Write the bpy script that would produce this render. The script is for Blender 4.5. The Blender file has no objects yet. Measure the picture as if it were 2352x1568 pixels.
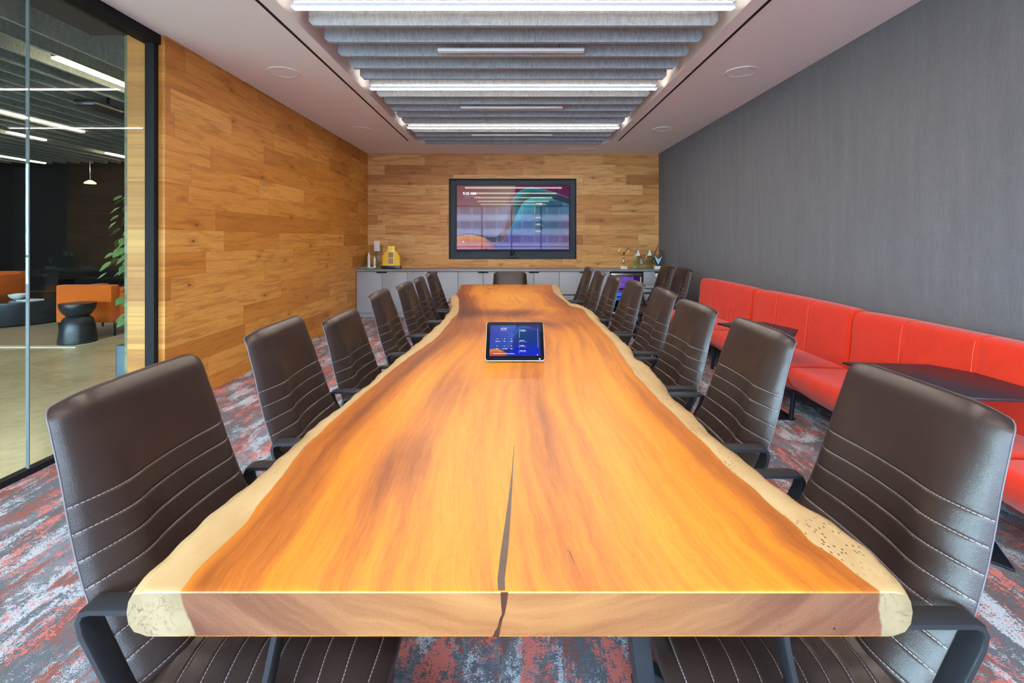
import bpy, bmesh, math, random
from mathutils import Vector, Matrix
random.seed(7)
C = bpy.context.scene.collection
PI = math.pi
# ------------------------------------------------------------------ camera, world, exposure
F = 1080.0; HC = 1.35
cam_d = bpy.data.cameras.new('camera'); cam = bpy.data.objects.new('camera', cam_d); C.objects.link(cam)
cam.location = (0, 0, HC); cam.rotation_euler = (PI/2, 0, 0)
cam_d.sensor_width = 36; cam_d.lens = F/2352*36
cam_d.shift_x = -3/2352; cam_d.shift_y = -236/2352
cam_d.clip_start = .02; cam_d.clip_end = 300
bpy.context.scene.camera = cam
vs = bpy.context.scene.view_settings
vs.view_transform = 'Standard'; vs.look = 'None'; vs.gamma = 1; vs.use_curve_mapping = False; vs.exposure = 0.36
LIGHT = 76.0       # ceiling strips
LOBBY = 40.0        # lobby strips
SKY = 43.0
w = bpy.data.worlds.new('world'); bpy.context.scene.world = w; w.use_nodes = True
bg = w.node_tree.nodes['Background']; bg.inputs[0].default_value = (.58, .78, 1, 1); bg.inputs[1].default_value = SKY
WX = 2.69; YB = 8.70; ZC = 2.92; YR = -4.6          # side wall, far wall, ceiling, glazed end behind the camera
LX = -13.0; YL = 13.0                               # lobby limits
for nm, x0, x1, z1 in (('window_daylight', -2.7, 2.69, 2.8), ('lobby_daylight', -12.9, -3.1, 3.2)):
    ld = bpy.data.lights.new(nm, 'AREA'); ld.shape = 'RECTANGLE'; ld.size = x1-x0; ld.size_y = z1-.1
    ld.cycles.is_portal = True
    lo = bpy.data.objects.new(nm, ld); C.objects.link(lo)
    lo.location = ((x0+x1)/2, YR-.12, (z1+.1)/2); lo.rotation_euler = (PI/2, 0, 0)

# ------------------------------------------------------------------ material helpers
def srgb(r, g, b):
    f = lambda c: (c/255/12.92) if c/255 <= .04045 else ((c/255+.055)/1.055)**2.4
    return (f(r), f(g), f(b), 1)
class NT:
    def __init__(s, name):
        s.m = bpy.data.materials.new(name); s.m.use_nodes = True
        s.t = s.m.node_tree; s.t.nodes.clear()
        s.out = s.t.nodes.new('ShaderNodeOutputMaterial')
    def n(s, ty, **kw):
        x = s.t.nodes.new(ty)
        for k, v in kw.items(): setattr(x, k, v)
        return x
    def put(s, sock, v):
        if v is None: return
        if isinstance(v, bpy.types.NodeSocket): s.t.links.new(v, sock)
        else:
            if isinstance(v, (tuple, list)) and len(v) == 3 and sock.type == 'RGBA': v = (*v, 1)
            sock.default_value = v
    def math(s, op, a, b=None, c=None, clamp=False):
        x = s.n('ShaderNodeMath', operation=op, use_clamp=clamp)
        s.put(x.inputs[0], a); s.put(x.inputs[1], b); s.put(x.inputs[2], c); return x.outputs[0]
    def mix(s, f, a, b, mode='MIX'):
        x = s.n('ShaderNodeMix', data_type='RGBA', blend_type=mode)
        s.put(x.inputs[0], f); s.put(x.inputs[6], a); s.put(x.inputs[7], b); return x.outputs[2]
    def noise(s, vec, scale=5, detail=3, rough=.5, dist=0):
        x = s.n('ShaderNodeTexNoise'); s.put(x.inputs['Vector'], vec); s.put(x.inputs['Scale'], scale)
        s.put(x.inputs['Detail'], detail); s.put(x.inputs['Roughness'], rough); s.put(x.inputs['Distortion'], dist)
        return x.outputs[0]
    def vor(s, vec, scale, feat='F1'):
        x = s.n('ShaderNodeTexVoronoi', feature=feat); s.put(x.inputs['Vector'], vec); s.put(x.inputs['Scale'], scale)
        return x.outputs['Distance'], x.outputs['Color']
    def vor2(s, vec, scale):
        x = s.n('ShaderNodeTexVoronoi', voronoi_dimensions='2D'); s.put(x.inputs['Vector'], vec); s.put(x.inputs['Scale'], scale)
        return x.outputs['Distance'], x.outputs['Color']
    def white(s, vec):
        x = s.n('ShaderNodeTexWhiteNoise', noise_dimensions='3D'); s.put(x.inputs['Vector'], vec); return x.outputs['Value']
    def ramp(s, f, stops, interp='LINEAR'):
        x = s.n('ShaderNodeValToRGB'); x.color_ramp.interpolation = interp; e = x.color_ramp.elements
        while len(e) < len(stops): e.new(.5)
        for i, (p, c) in enumerate(stops):
            e[i].position = p; e[i].color = c if len(c) == 4 else (*c, 1)
        s.put(x.inputs[0], f); return x.outputs[0]
    def smooth(s, v, a, b):
        x = s.n('ShaderNodeMapRange', interpolation_type='SMOOTHSTEP'); s.put(x.inputs[0], v)
        x.inputs[1].default_value = a; x.inputs[2].default_value = b; return x.outputs[0]
    def pos(s): return s.n('ShaderNodeNewGeometry').outputs['Position']
    def obj(s): return s.n('ShaderNodeTexCoord').outputs['Object']
    def attr(s, name, which='Fac'): 
        x = s.n('ShaderNodeAttribute'); x.attribute_name = name; return x.outputs[which]
    def sep(s, v):
        x = s.n('ShaderNodeSeparateXYZ'); s.put(x.inputs[0], v); return x.outputs
    def comb(s, a=0, b=0, c=0):
        x = s.n('ShaderNodeCombineXYZ'); s.put(x.inputs[0], a); s.put(x.inputs[1], b); s.put(x.inputs[2], c); return x.outputs[0]
    def vmul(s, v, k):
        x = s.n('ShaderNodeVectorMath', operation='MULTIPLY'); s.put(x.inputs[0], v); x.inputs[1].default_value = k; return x.outputs[0]
    def bump(s, h, strength=.3, dist=.01):
        x = s.n('ShaderNodeBump'); s.put(x.inputs['Height'], h); x.inputs['Strength'].default_value = strength
        x.inputs['Distance'].default_value = dist; return x.outputs[0]
    def bsdf(s, color, rough=.5, metal=0, bump=None, spec=.5, coat=0, coatr=.1, emis=None, es=0, sheen=0, trans=0, ior=None):
        x = s.n('ShaderNodeBsdfPrincipled'); s.put(x.inputs['Base Color'], color); s.put(x.inputs['Roughness'], rough)
        s.put(x.inputs['Metallic'], metal); s.put(x.inputs['Specular IOR Level'], spec)
        s.put(x.inputs['Coat Weight'], coat); s.put(x.inputs['Coat Roughness'], coatr)
        s.put(x.inputs['Sheen Weight'], sheen); s.put(x.inputs['Transmission Weight'], trans)
        if ior: s.put(x.inputs['IOR'], ior)
        if bump: s.put(x.inputs['Normal'], bump)
        if emis is not None: s.put(x.inputs['Emission Color'], emis); s.put(x.inputs['Emission Strength'], es)
        s.t.links.new(x.outputs[0], s.out.inputs[0]); return s.m
def simple(name, col, rough=.5, metal=0, **k): return NT(name).bsdf(col, rough, metal, **k)
def grainy(name, col, rough=.5, metal=0, amt=.12, scale=60, bs=.15, **k):
    m = NT(name); p = m.obj(); n = m.noise(p, scale, 3)
    c = m.mix(n, tuple(x*(1-amt) for x in col[:3])+(1,), tuple(min(1, x*(1+amt)) for x in col[:3])+(1,))
    return m.bsdf(c, rough, metal, bump=m.bump(n, bs, .002), **k)

M = {}
M['ceiling'] = grainy('ceiling_paint', (.85, .84, .85, 1), .8, amt=.01, scale=3, bs=.02)
M['black'] = grainy('black_powder_coat', (.014, .016, .02, 1), .38, amt=.1, scale=300, bs=.05)
M['slot'] = simple('slot_black', (.004, .004, .004, 1), .7)
M['frame_black'] = grainy('black_aluminium', (.006, .007, .010, 1), .6, amt=.1, scale=40, bs=.02, spec=.2)
M['steel'] = simple('polished_steel', (.6, .6, .6, 1), .2, 1)
M['white'] = simple('white_plastic', (.75, .75, .76, 1), .4)
M['gold'] = simple('gold_metal', (.9, .62, .16, 1), .22, 1)
M['yellow'] = grainy('yellow_gold_acrylic', (.85, .55, .03, 1), .3, amt=.05)
M['dark_plastic'] = simple('dark_plastic', (.01, .01, .012, 1), .3)
M['silver'] = simple('silver_bezel', (.55, .56, .6, 1), .3, .8)

def plank_material(name, axis, pal, h=.185, dark=1.0):
    m = NT(name); p = m.pos(); s = m.sep(p); along = s[axis]; z = s[2]
    row = m.math('FLOOR', m.math('DIVIDE', m.math('ADD', z, .06), h))
    rr = m.white(m.comb(row, 3.7, 1.1)); r2 = m.white(m.comb(row, 8.3, 5.1))
    L = m.math('ADD', .75, m.math('MULTIPLY', r2, .75))
    q = m.math('DIVIDE', m.math('ADD', m.math('ADD', along, 20.), m.math('MULTIPLY', rr, 3.)), L)
    idx = m.math('FLOOR', q); pr = m.white(m.comb(row, idx, 2.2)); pr2 = m.white(m.comb(row, idx, 9.2))
    base = m.ramp(pr, pal)
    gv = m.comb(m.math('ADD', m.math('MULTIPLY', along, 1.0), m.math('MULTIPLY', pr, 17.)), m.math('MULTIPLY', z, 9.), m.math('MULTIPLY', pr2, 13.))
    g1 = m.noise(gv, 1.9, 5, .62, .9); g2 = m.noise(m.vmul(gv, (2., 9., 1.)), 3., 4, .65)
    c = m.mix(m.math('MULTIPLY', m.smooth(g1, .42, .72), .62), base, tuple(x*k for x, k in zip(pal[0][1][:3], (.62, .5, .38)))+(1,))
    c = m.mix(m.math('MULTIPLY', m.smooth(g2, .4, .8), .32), c, tuple(x*k for x, k in zip(pal[0][1][:3], (.55, .45, .35)))+(1,))
    # rings
    rg = m.math('FRACT', m.math('MULTIPLY', g1, 14.)); c = m.mix(m.math('MULTIPLY', m.smooth(rg, .7, 1.), .26), c, (.10, .035, .01, 1))
    # knots
    kv = m.comb(m.math('ADD', m.math('MULTIPLY', along, .75), m.math('MULTIPLY', g1, .08)), m.math('MULTIPLY', z, 1.6), 1.)
    kd, kc = m.vor2(kv, 2.3); sel = m.math('GREATER_THAN', m.sep(kc)[0], .62)
    kn = m.math('MULTIPLY', m.math('SUBTRACT', 1., m.smooth(kd, .012, .06)), sel)
    c = m.mix(m.math('MULTIPLY', kn, .8), c, (.05, .018, .006, 1))
    halo = m.math('MULTIPLY', m.math('SUBTRACT', 1., m.smooth(kd, .04, .22)), m.math('MULTIPLY', sel, .35)); c = m.mix(halo, c, (.22, .085, .02, 1))
    # joints
    fz = m.math('FRACT', m.math('DIVIDE', m.math('ADD', z, .06), h)); fx = m.math('FRACT', q)
    jz = m.math('LESS_THAN', fz, .010); jx = m.math('LESS_THAN', fx, .0022)
    j = m.math('MAXIMUM', jz, jx); c = m.mix(m.math('MULTIPLY', j, .65), c, (.05, .02, .008, 1))
    hgt = m.math('SUBTRACT', m.math('MULTIPLY', g2, .25), j)
    return m.bsdf(c, .5, bump=m.bump(hgt, .35, .003), spec=.35)
oak = [(0., srgb(176, 112, 42)), (.25, srgb(196, 130, 54)), (.6, srgb(206, 142, 64)), (1., srgb(216, 156, 80))]
oakb = [(0., srgb(166, 112, 58)), (.25, srgb(202, 144, 82)), (.6, srgb(216, 162, 98)), (1., srgb(226, 178, 116))]
M['oak_y'] = plank_material('oak_planks_side', 1, oak)
M['oak_x'] = plank_material('oak_planks_far', 0, oakb)
M['oak_pale'] = plank_material('pale_oak_planks', 0, [(0., srgb(90, 88, 56)), (.5, srgb(118, 116, 78)), (1., srgb(136, 134, 94))])

def carpet():
    m = NT('streaked_carpet'); p = m.pos(); s = m.sep(p)
    v = m.comb(m.math('MULTIPLY', s[0], 1.), m.math('MULTIPLY', s[1], .36), 0.)
    fine = m.noise(p, 130., 2, .7); med = m.noise(p, 34., 3, .65)
    br = m.math('ADD', m.math('MULTIPLY', m.math('SUBTRACT', med, .5), .42), m.math('MULTIPLY', m.math('SUBTRACT', fine, .5), .50))
    def layer(scale, off, lo):
        n = m.noise(m.comb(m.math('ADD', s[0], off), m.math('MULTIPLY', s[1], .34), off), scale, 5, .62, .4)
        return m.smooth(m.math('ADD', n, br), lo, lo+.05)
    c = m.mix(layer(2.6, 0., .47), srgb(86, 90, 98), srgb(112, 116, 124))
    c = m.mix(layer(6.2, 5.3, .53), c, srgb(92, 76, 74))
    c = m.mix(layer(9.0, 11.7, .515), c, srgb(176, 182, 190))
    c = m.mix(layer(7.6, 23.1, .54), c, srgb(134, 68, 52))
    c = m.mix(layer(9.0, 37.9, .56), c, srgb(204, 106, 94))
    sp = m.noise(p, 420., 1, .5); c = m.mix(m.math('MULTIPLY', m.smooth(sp, .45, .65), .4), c, srgb(60, 62, 70))
    return m.bsdf(c, .95, bump=m.bump(m.noise(p, 330., 2), .8, .004), spec=.1, sheen=.1)
M['carpet'] = carpet()
def fabric_wall():
    m = NT('woven_grey_wallcovering'); p = m.pos()
    a = m.noise(m.vmul(p, (1, 1, .05)), 190, 3, .7); b = m.noise(m.vmul(p, (1, .05, 1)), 320, 2, .6); d = m.noise(m.vmul(p, (1, 1, .12)), 14, 3)
    f = m.math('ADD', m.math('MULTIPLY', a, .5), m.math('ADD', m.math('MULTIPLY', b, .25), m.math('MULTIPLY', d, .25)))
    c = m.ramp(f, [(.3, srgb(88, 86, 89)), (.5, srgb(100, 98, 101)), (.7, srgb(113, 110, 113))])
    return m.bsdf(c, .85, bump=m.bump(f, .3, .002), spec=.2)
M['wallcover'] = fabric_wall()
def felt(name, lo, hi):
    m = NT(name); p = m.obj(); n = m.noise(p, 110, 3, .75); n2 = m.noise(m.vmul(p, (1, 1, .35)), 45, 3, .6)
    c = m.ramp(m.math('ADD', m.math('MULTIPLY', n, .6), m.math('MULTIPLY', n2, .4)), [(.32, lo), (.62, hi)])
    return m.bsdf(c, .95, bump=m.bump(n, .12, .001), spec=.1)
M['felt'] = felt('grey_felt', srgb(118, 124, 130), srgb(182, 186, 190))
M['felt_lobby'] = felt('dark_grey_felt', srgb(100, 106, 106), srgb(150, 156, 154))
def leather(stitch, name, s0=0., ds=.05, pale=(.22, .18, .18, 1)):
    m = NT(name); p = m.obj()
    n = m.vor(p, 420)[0]; base = m.mix(m.noise(p, 6, 2), (.020, .0115, .0095, 1), (.030, .0175, .0145, 1))
    if stitch:
        sv = m.sep(m.attr('sv', 'Vector')); t = m.math('DIVIDE', m.math('SUBTRACT', sv[0], s0), ds)
        fr = m.math('ABSOLUTE', m.math('SUBTRACT', m.math('FRACT', m.math('ADD', t, .5)), .5))
        line = m.math('LESS_THAN', fr, .0009/ds); line = m.math('MULTIPLY', line, m.math('GREATER_THAN', t, -.4))
        line = m.math('MULTIPLY', line, m.math('GREATER_THAN', sv[2], .5))
        dash = m.math('GREATER_THAN', m.math('FRACT', m.math('MULTIPLY', sv[1], 150.)), .22)
        base = m.mix(m.math('MULTIPLY', line, dash), base, pale)
    return m.bsdf(base, .34, bump=m.bump(n, .12, .0012), spec=.36)
GS0, GDS = .215, .052     # first back groove (distance below the top), spacing
M['leather_back'] = leather(True, 'brown_leather_back', GS0, GDS)
M['leather_seat'] = leather(True, 'brown_leather_seat', .05, .047)
M['leather'] = leather(False, 'brown_leather')
M['piping'] = simple('pale_edge_stitching', (.10, .085, .10, 1), .5)
def red_fabric(name, a, b, sc=260):
    m = NT(name); p = m.obj(); n = m.noise(p, sc, 2, .7); n2 = m.noise(p, 12, 3)
    c = m.mix(m.math('ADD', m.math('MULTIPLY', n, .75), m.math('MULTIPLY', n2, .25)), a, b)
    return m.bsdf(c, .9, bump=m.bump(n, .35, .002), spec=.15, sheen=.15)
M['red'] = red_fabric('orange_red_wool', srgb(158, 20, 3), srgb(222, 54, 16))
M['red_thread'] = simple('light_red_thread', srgb(232, 96, 70), .8)
M['orange'] = red_fabric('burnt_orange_fabric', srgb(190, 84, 20), srgb(214, 104, 30), 80)
M['cab'] = grainy('grey_laminate', srgb(146, 148, 153), .5, amt=.02, scale=9, bs=.01)
M['cab_side'] = grainy('grey_carcass', srgb(38, 39, 43), .7, amt=.02, scale=9, bs=.01)
M['counter'] = grainy('grey_countertop', srgb(135, 137, 143), .28, amt=.03, scale=30, bs=.01)
M['niche'] = grainy('dark_slate_panel', srgb(34, 48, 60), .55, amt=.04, scale=20, bs=.02)
M['plum'] = simple('dark_plum_laminate', (.022, .016, .024, 1), .42)
def concrete():
    m = NT('polished_concrete'); p = m.pos(); n = m.noise(p, 1.2, 6, .6, .6); n2 = m.noise(p, 14, 4, .6)
    c = m.ramp(m.math('ADD', m.math('MULTIPLY', n, .7), m.math('MULTIPLY', n2, .3)), [(.3, srgb(156, 136, 102)), (.5, srgb(192, 172, 134)), (.7, srgb(208, 192, 158))])
    d, cc = m.vor2(p, 2.4); sp = m.math('MULTIPLY', m.math('LESS_THAN', m.math('ADD', d, m.math('MULTIPLY', n2, .1)), .09), m.math('GREATER_THAN', m.sep(cc)[1], .5))
    c = m.mix(m.math('MULTIPLY', sp, .5), c, srgb(215, 210, 190))
    return m.bsdf(c, m.math('ADD', .16, m.math('MULTIPLY', n2, .12)), spec=.5)
M['concrete'] = concrete()
M['dark_wall'] = grainy('dark_charcoal_paint', (.010, .008, .007, 1), .8, amt=.2, scale=3, bs=.03)
M['rug'] = felt('woven_lobby_rug', srgb(120, 102, 82), srgb(176, 158, 134))
M['rug_edge'] = simple('cream_rug_border', srgb(196, 184, 160), .9)
M['leaf'] = NT('pothos_leaf'); _m = M['leaf']; M['leaf'] = _m.bsdf(_m.mix(_m.noise(_m.obj(), 14, 2), (.015, .07, .015, 1), (.13, .26, .07, 1)), .45)
M['stem'] = simple('green_brown_stem', (.06, .07, .025, 1), .7)
M['planter'] = simple('slate_blue_planter', srgb(44, 66, 80), .4)
def glass(name, tint, rmin=.05, rough=0., ior=1.5):
    m = NT(name); t = m.n('ShaderNodeBsdfTransparent'); t.inputs[0].default_value = tint
    g = m.n('ShaderNodeBsdfGlossy'); g.inputs['Roughness'].default_value = rough; g.inputs[0].default_value = (1, 1, 1, 1)
    bf = m.n('ShaderNodeNewGeometry').outputs['Backfacing']; f = m.n('ShaderNodeFresnel'); m.put(f.inputs[0], m.math('ADD', m.math('MULTIPLY', bf, 1/ior-ior), ior))
    mx = m.n('ShaderNodeMixShader'); m.t.links.new(f.outputs[0], mx.inputs[0]); m.t.links.new(t.outputs[0], mx.inputs[1]); m.t.links.new(g.outputs[0], mx.inputs[2])
    m.t.links.new(mx.outputs[0], m.out.inputs[0]); return m.m
M['glass'] = glass('partition_glass', (.90, .95, .92, 1), ior=1.33)
M['outer_glass'] = glass('window_glass', (.96, .98, .98, 1))
M['award_glass'] = glass('green_tinted_award_glass', (.78, .93, .82, 1), ior=1.6)
M['clear_joint'] = simple('clear_silicone_joint', (.12, .13, .14, 1), .5, spec=.2)
def emit(name, col, st):
    m = NT(name); return m.bsdf((.01, .01, .01, 1), .5, emis=col, es=st, spec=.1)
M['strip'] = emit('warm_led_diffuser', (1, .88, .74, 1), LIGHT)
M['strip_lobby'] = emit('lobby_led_diffuser', (1, .80, .55, 1), LOBBY)
M['bulb'] = emit('frosted_bulb', (1, .85, .65, 1), 1.2)
M['txt'] = emit('screen_text_white', (1, 1, 1, 1), .9)
M['txt_dim'] = emit('screen_text_lilac', srgb(190, 170, 200), .7)
M['txt_green'] = emit('screen_text_green', srgb(130, 220, 130), .8)
def screen_mat(name, es, rough):
    m = NT(name); c = m.attr('col', 'Color'); return m.bsdf((.004, .004, .006, 1), rough, emis=c, es=es, spec=.35)
M['screen'] = screen_mat('tv_picture', .50, .03)
M['tab_screen'] = screen_mat('tablet_picture', .62, .08)

# ------------------------------------------------------------------ mesh helpers
class MB:
    def __init__(s): s.v = []; s.f = []; s.mi = []
    def add(s, vs_, fs, mi=0):
        o = len(s.v); s.v += [tuple(a) for a in vs_]; s.f += [tuple(i+o for i in q) for q in fs]; s.mi += [mi]*len(fs); return s
    def box(s, x0, x1, y0, y1, z0, z1, mi=0):
        return s.add([(x0,y0,z0),(x1,y0,z0),(x1,y1,z0),(x0,y1,z0),(x0,y0,z1),(x1,y0,z1),(x1,y1,z1),(x0,y1,z1)],
                     [(0,3,2,1),(4,5,6,7),(0,1,5,4),(1,2,6,5),(2,3,7,6),(3,0,4,7)], mi)
    def tube(s, pts, r, n=10, cap=True, mi=0):
        pts = [Vector(p) for p in pts]; rings = []; rr = r if isinstance(r, (list, tuple)) else [r]*len(pts)
        up = None
        for i, p in enumerate(pts):
            d = (pts[min(i+1, len(pts)-1)]-pts[max(i-1, 0)]).normalized()
            if up is None: up = Vector((0, 0, 1)) if abs(d.z) < .9 else Vector((1, 0, 0))
            a = d.cross(up).normalized(); up = a.cross(d).normalized()
            rings += [p+(a*math.cos(t*2*PI/n)+up*math.sin(t*2*PI/n))*rr[i] for t in range(n)]
        fs = [(i*n+j, i*n+(j+1) % n, (i+1)*n+(j+1) % n, (i+1)*n+j) for i in range(len(pts)-1) for j in range(n)]
        if cap: fs += [tuple(range(n-1, -1, -1)), tuple((len(pts)-1)*n+j for j in range(n))]
        return s.add(rings, fs, mi)
    def lathe(s, prof, c=(0,0,0), n=32, mi=0, sx=1, sy=1):
        vs_ = [(c[0]+r*math.cos(2*PI*j/n)*sx, c[1]+r*math.sin(2*PI*j/n)*sy, c[2]+z) for r, z in prof for j in range(n)]
        fs = [(i*n+j, i*n+(j+1) % n, (i+1)*n+(j+1) % n, (i+1)*n+j) for i in range(len(prof)-1) for j in range(n)]
        fs += [tuple(range(n-1, -1, -1)), tuple((len(prof)-1)*n+j for j in range(n))]
        return s.add(vs_, fs, mi)
    def prism(s, poly, z0, z1, mi=0, fn=None):
        n = len(poly); vs_ = [(x, y, z0) for x, y in poly]+[(x, y, z1) for x, y in poly]
        if fn: vs_ = [fn(*a) for a in vs_]
        return s.add(vs_, [tuple(range(n-1, -1, -1)), tuple(range(n, 2*n))]+[(i, (i+1) % n, n+(i+1) % n, n+i) for i in range(n)], mi)
    def loops(s, rings, cap=True, closed=True, mi=0):
        n = len(rings[0]); vs_ = [p for r in rings for p in r]
        fs = [(i*n+j, i*n+(j+1) % n, (i+1)*n+(j+1) % n, (i+1)*n+j) for i in range(len(rings)-1) for j in range(n if closed else n-1)]
        if cap: fs += [tuple(range(n-1, -1, -1)), tuple((len(rings)-1)*n+j for j in range(n))]
        return s.add(vs_, fs, mi)
    def bar(s, pts, wdir, wid, th):      # flat bar along pts: wid along wdir, th across
        wdir = Vector(wdir).normalized(); pts = [Vector(p) for p in pts]; rings = []
        for i, p in enumerate(pts):
            d1 = (p-pts[i-1]).normalized() if i else (pts[1]-p).normalized()
            d2 = (pts[i+1]-p).normalized() if i < len(pts)-1 else d1
            d = (d1+d2).normalized(); nn = wdir.cross(d).normalized(); k = 1/max(.5, d.dot(d1))
            rings.append([p+wdir*a*wid/2+nn*b*th/2*k for a, b in ((-1,-.7),(-.85,-1),(.85,-1),(1,-.7),(1,.7),(.85,1),(-.85,1),(-1,.7))])
        return s.loops(rings)
def build(mb, name, mat, parent=None, bevel=0, smooth=False, seg=2, loc=None, fix=True):
    me = bpy.data.meshes.new(name); me.from_pydata(mb.v, [], mb.f); me.validate()
    mats = mat if isinstance(mat, (list, tuple)) else [mat]
    for m_ in mats: me.materials.append(m_)
    if len(mats) > 1:
        for p, i in zip(me.polygons, mb.mi): p.material_index = i
    if bevel or fix:
        bm = bmesh.new(); bm.from_mesh(me)
        if bevel:
            es = [e for e in bm.edges if len(e.link_faces) == 2 and e.calc_face_angle(0) > .6]
            bmesh.ops.bevel(bm, geom=es, offset=bevel, segments=seg, profile=.5, affect='EDGES', clamp_overlap=True)
        if fix: bmesh.ops.recalc_face_normals(bm, faces=bm.faces)
        bm.to_mesh(me); bm.free()
    if smooth or bevel:
        me.polygons.foreach_set('use_smooth', [True]*len(me.polygons))
        try: me.set_sharp_from_angle(angle=math.radians(40))
        except Exception: pass
    o = bpy.data.objects.new(name, me); C.objects.link(o); o.parent = parent
    if loc: o.location = loc
    return o
def B(x0, x1, y0, y1, z0, z1): return MB().box(x0, x1, y0, y1, z0, z1)
def tag(o, label, cat, group=None, kind=None):
    o['label'] = label
    if cat: o['category'] = cat
    if group: o['group'] = group
    if kind: o['kind'] = kind
    return o
def thing(name, label, cat, loc=(0,0,0), rz=0, group=None):
    o = bpy.data.objects.new(name, None); C.objects.link(o); o.location = loc; o.rotation_euler = (0, 0, rz); o.empty_display_size = .1
    return tag(o, label, cat, group)
def struct(o, label=None, cat=None):
    o['kind'] = 'structure'
    if label: o['label'] = label
    if cat: o['category'] = cat
    return o
def copy_tree(o, parent=None):
    c = o.copy(); C.objects.link(c); c.parent = parent
    for ch in [x for x in C.objects if x.parent == o]: copy_tree(ch, c)
    return c
def interp(tab, x):
    if x <= tab[0][0]: return tab[0][1]
    for (a, p), (b, q) in zip(tab, tab[1:]):
        if x <= b: return p+(q-p)*(x-a)/(b-a)
    return tab[-1][1]
def catmull(tab, x):
    n = len(tab)
    if x <= tab[0][0]: return tab[0][1]
    if x >= tab[-1][0]: return tab[-1][1]
    for i in range(n-1):
        if x <= tab[i+1][0]:
            x0, y0 = tab[i]; x1, y1 = tab[i+1]
            m0 = (y1-tab[i-1][1])/(x1-tab[i-1][0]) if i > 0 else (y1-y0)/(x1-x0)
            m1 = (tab[i+2][1]-y0)/(tab[i+2][0]-x0) if i < n-2 else (y1-y0)/(x1-x0)
            h = x1-x0; t = (x-x0)/h
            return (2*t**3-3*t*t+1)*y0+(t**3-2*t*t+t)*h*m0+(-2*t**3+3*t*t)*y1+(t**3-t*t)*h*m1

# ------------------------------------------------------------------ room shell
struct(build(B(-2.86, WX+.1, YR, YB+.2, -.1, 0), 'floor', M['carpet']), 'streaked grey, rust and coral carpet across the meeting room floor', 'floor')
struct(build(B(LX, -2.86, YR, YL, -.1, 0), 'floor', M['concrete']), 'polished tan concrete floor of the lobby beyond the glass', 'floor')
struct(build(B(WX, WX+.15, YR, YB+.2, 0, ZC+.1), 'wall_right', M['wallcover']), 'woven grey wallcovering wall behind the red sofas', 'wall')
struct(build(B(-2.98, -2.69, 3.63, YB+.2, 0, ZC+.1), 'wall_left', M['oak_y']), 'orange oak plank wall on the left between glass and far wall', 'wall')
struct(build(B(-3.06, -2.981, 3.70, YL, 0, ZC+.12), 'wall_left_lobby', M['oak_pale']), 'pale oak clad wall end seen through the glass', 'wall')
# far wall with a recess round the screen
nx0, nx1, nz0, nz1 = (1031-1179)*YB/F, (1324-1179)*YB/F, HC-(595-548)*YB/F, HC+(548-410)*YB/F
mb = MB(); mb.box(-2.69, nx0, YB, YB+.2, 0, ZC+.1); mb.box(nx1, WX, YB, YB+.2, 0, ZC+.1)
mb.box(nx0, nx1, YB, YB+.2, 0, nz0); mb.box(nx0, nx1, YB, YB+.2, nz1, ZC+.1)
struct(build(mb, 'wall_back', M['oak_x']), 'oak plank far wall around the recessed screen', 'wall')
mb = MB(); mb.box(nx0, nx1, YB+.10, YB+.18, nz0, nz1)
for a in ((nx0, nx0+.012, nz0, nz1), (nx1-.012, nx1, nz0, nz1), (nx0, nx1, nz0, nz0+.012), (nx0, nx1, nz1-.012, nz1)): mb.box(a[0], a[1], YB-.004, YB+.12, a[2], a[3])
struct(build(mb, 'trim_1', M['niche']), 'dark slate recess lining around the wall screen', 'trim')
# ceiling with the rounded recess
RX = 1.57; RY0, RY1 = -4.1, 7.86; RR = .34
def rrect(x0, x1, y0, y1, r, n=10):
    out = []
    for cx, cy, a in ((x1-r, y1-r, 0), (x0+r, y1-r, 1), (x0+r, y0+r, 2), (x1-r, y0+r, 3)):
        out += [(cx+r*math.cos(a*PI/2+t*PI/2/n), cy+r*math.sin(a*PI/2+t*PI/2/n)) for t in range(n+1)]
    return out
inner = rrect(-RX, RX, RY0, RY1, RR)
bm = bmesh.new()
def ring(pts, z):
    v = [bm.verts.new((x, y, z)) for x, y in pts]; e = [bm.edges.new((v[i], v[(i+1) % len(v)])) for i in range(len(v))]; return v, e
v1, e1 = ring([(-2.86, YR), (WX+.05, YR), (WX+.05, YB+.05), (-2.86, YB+.05)], ZC); v2, e2 = ring(inner, ZC)
bmesh.ops.triangle_fill(bm, edges=e1+e2, use_beauty=True)
v3, e3 = ring(inner, ZC+.262)
for i in range(len(v2)): bm.faces.new((v2[i], v2[(i+1) % len(v2)], v3[(i+1) % len(v3)], v3[i]))
bm.faces.new(v3)
v4, e4 = ring([(-2.86, YR), (WX+.05, YR), (WX+.05, YB+.05), (-2.86, YB+.05)], ZC+.5); bm.faces.new(v4)
for i in range(4): bm.faces.new((v1[i], v1[(i+1) % 4], v4[(i+1) % 4], v4[i]))
bmesh.ops.recalc_face_normals(bm, faces=bm.faces)
me = bpy.data.meshes.new('ceiling'); bm.to_mesh(me); bm.free(); me.materials.append(M['ceiling'])
o = bpy.data.objects.new('ceiling', me); C.objects.link(o); struct(o, 'white plasterboard ceiling with rounded recess over the table', 'ceiling')
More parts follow.
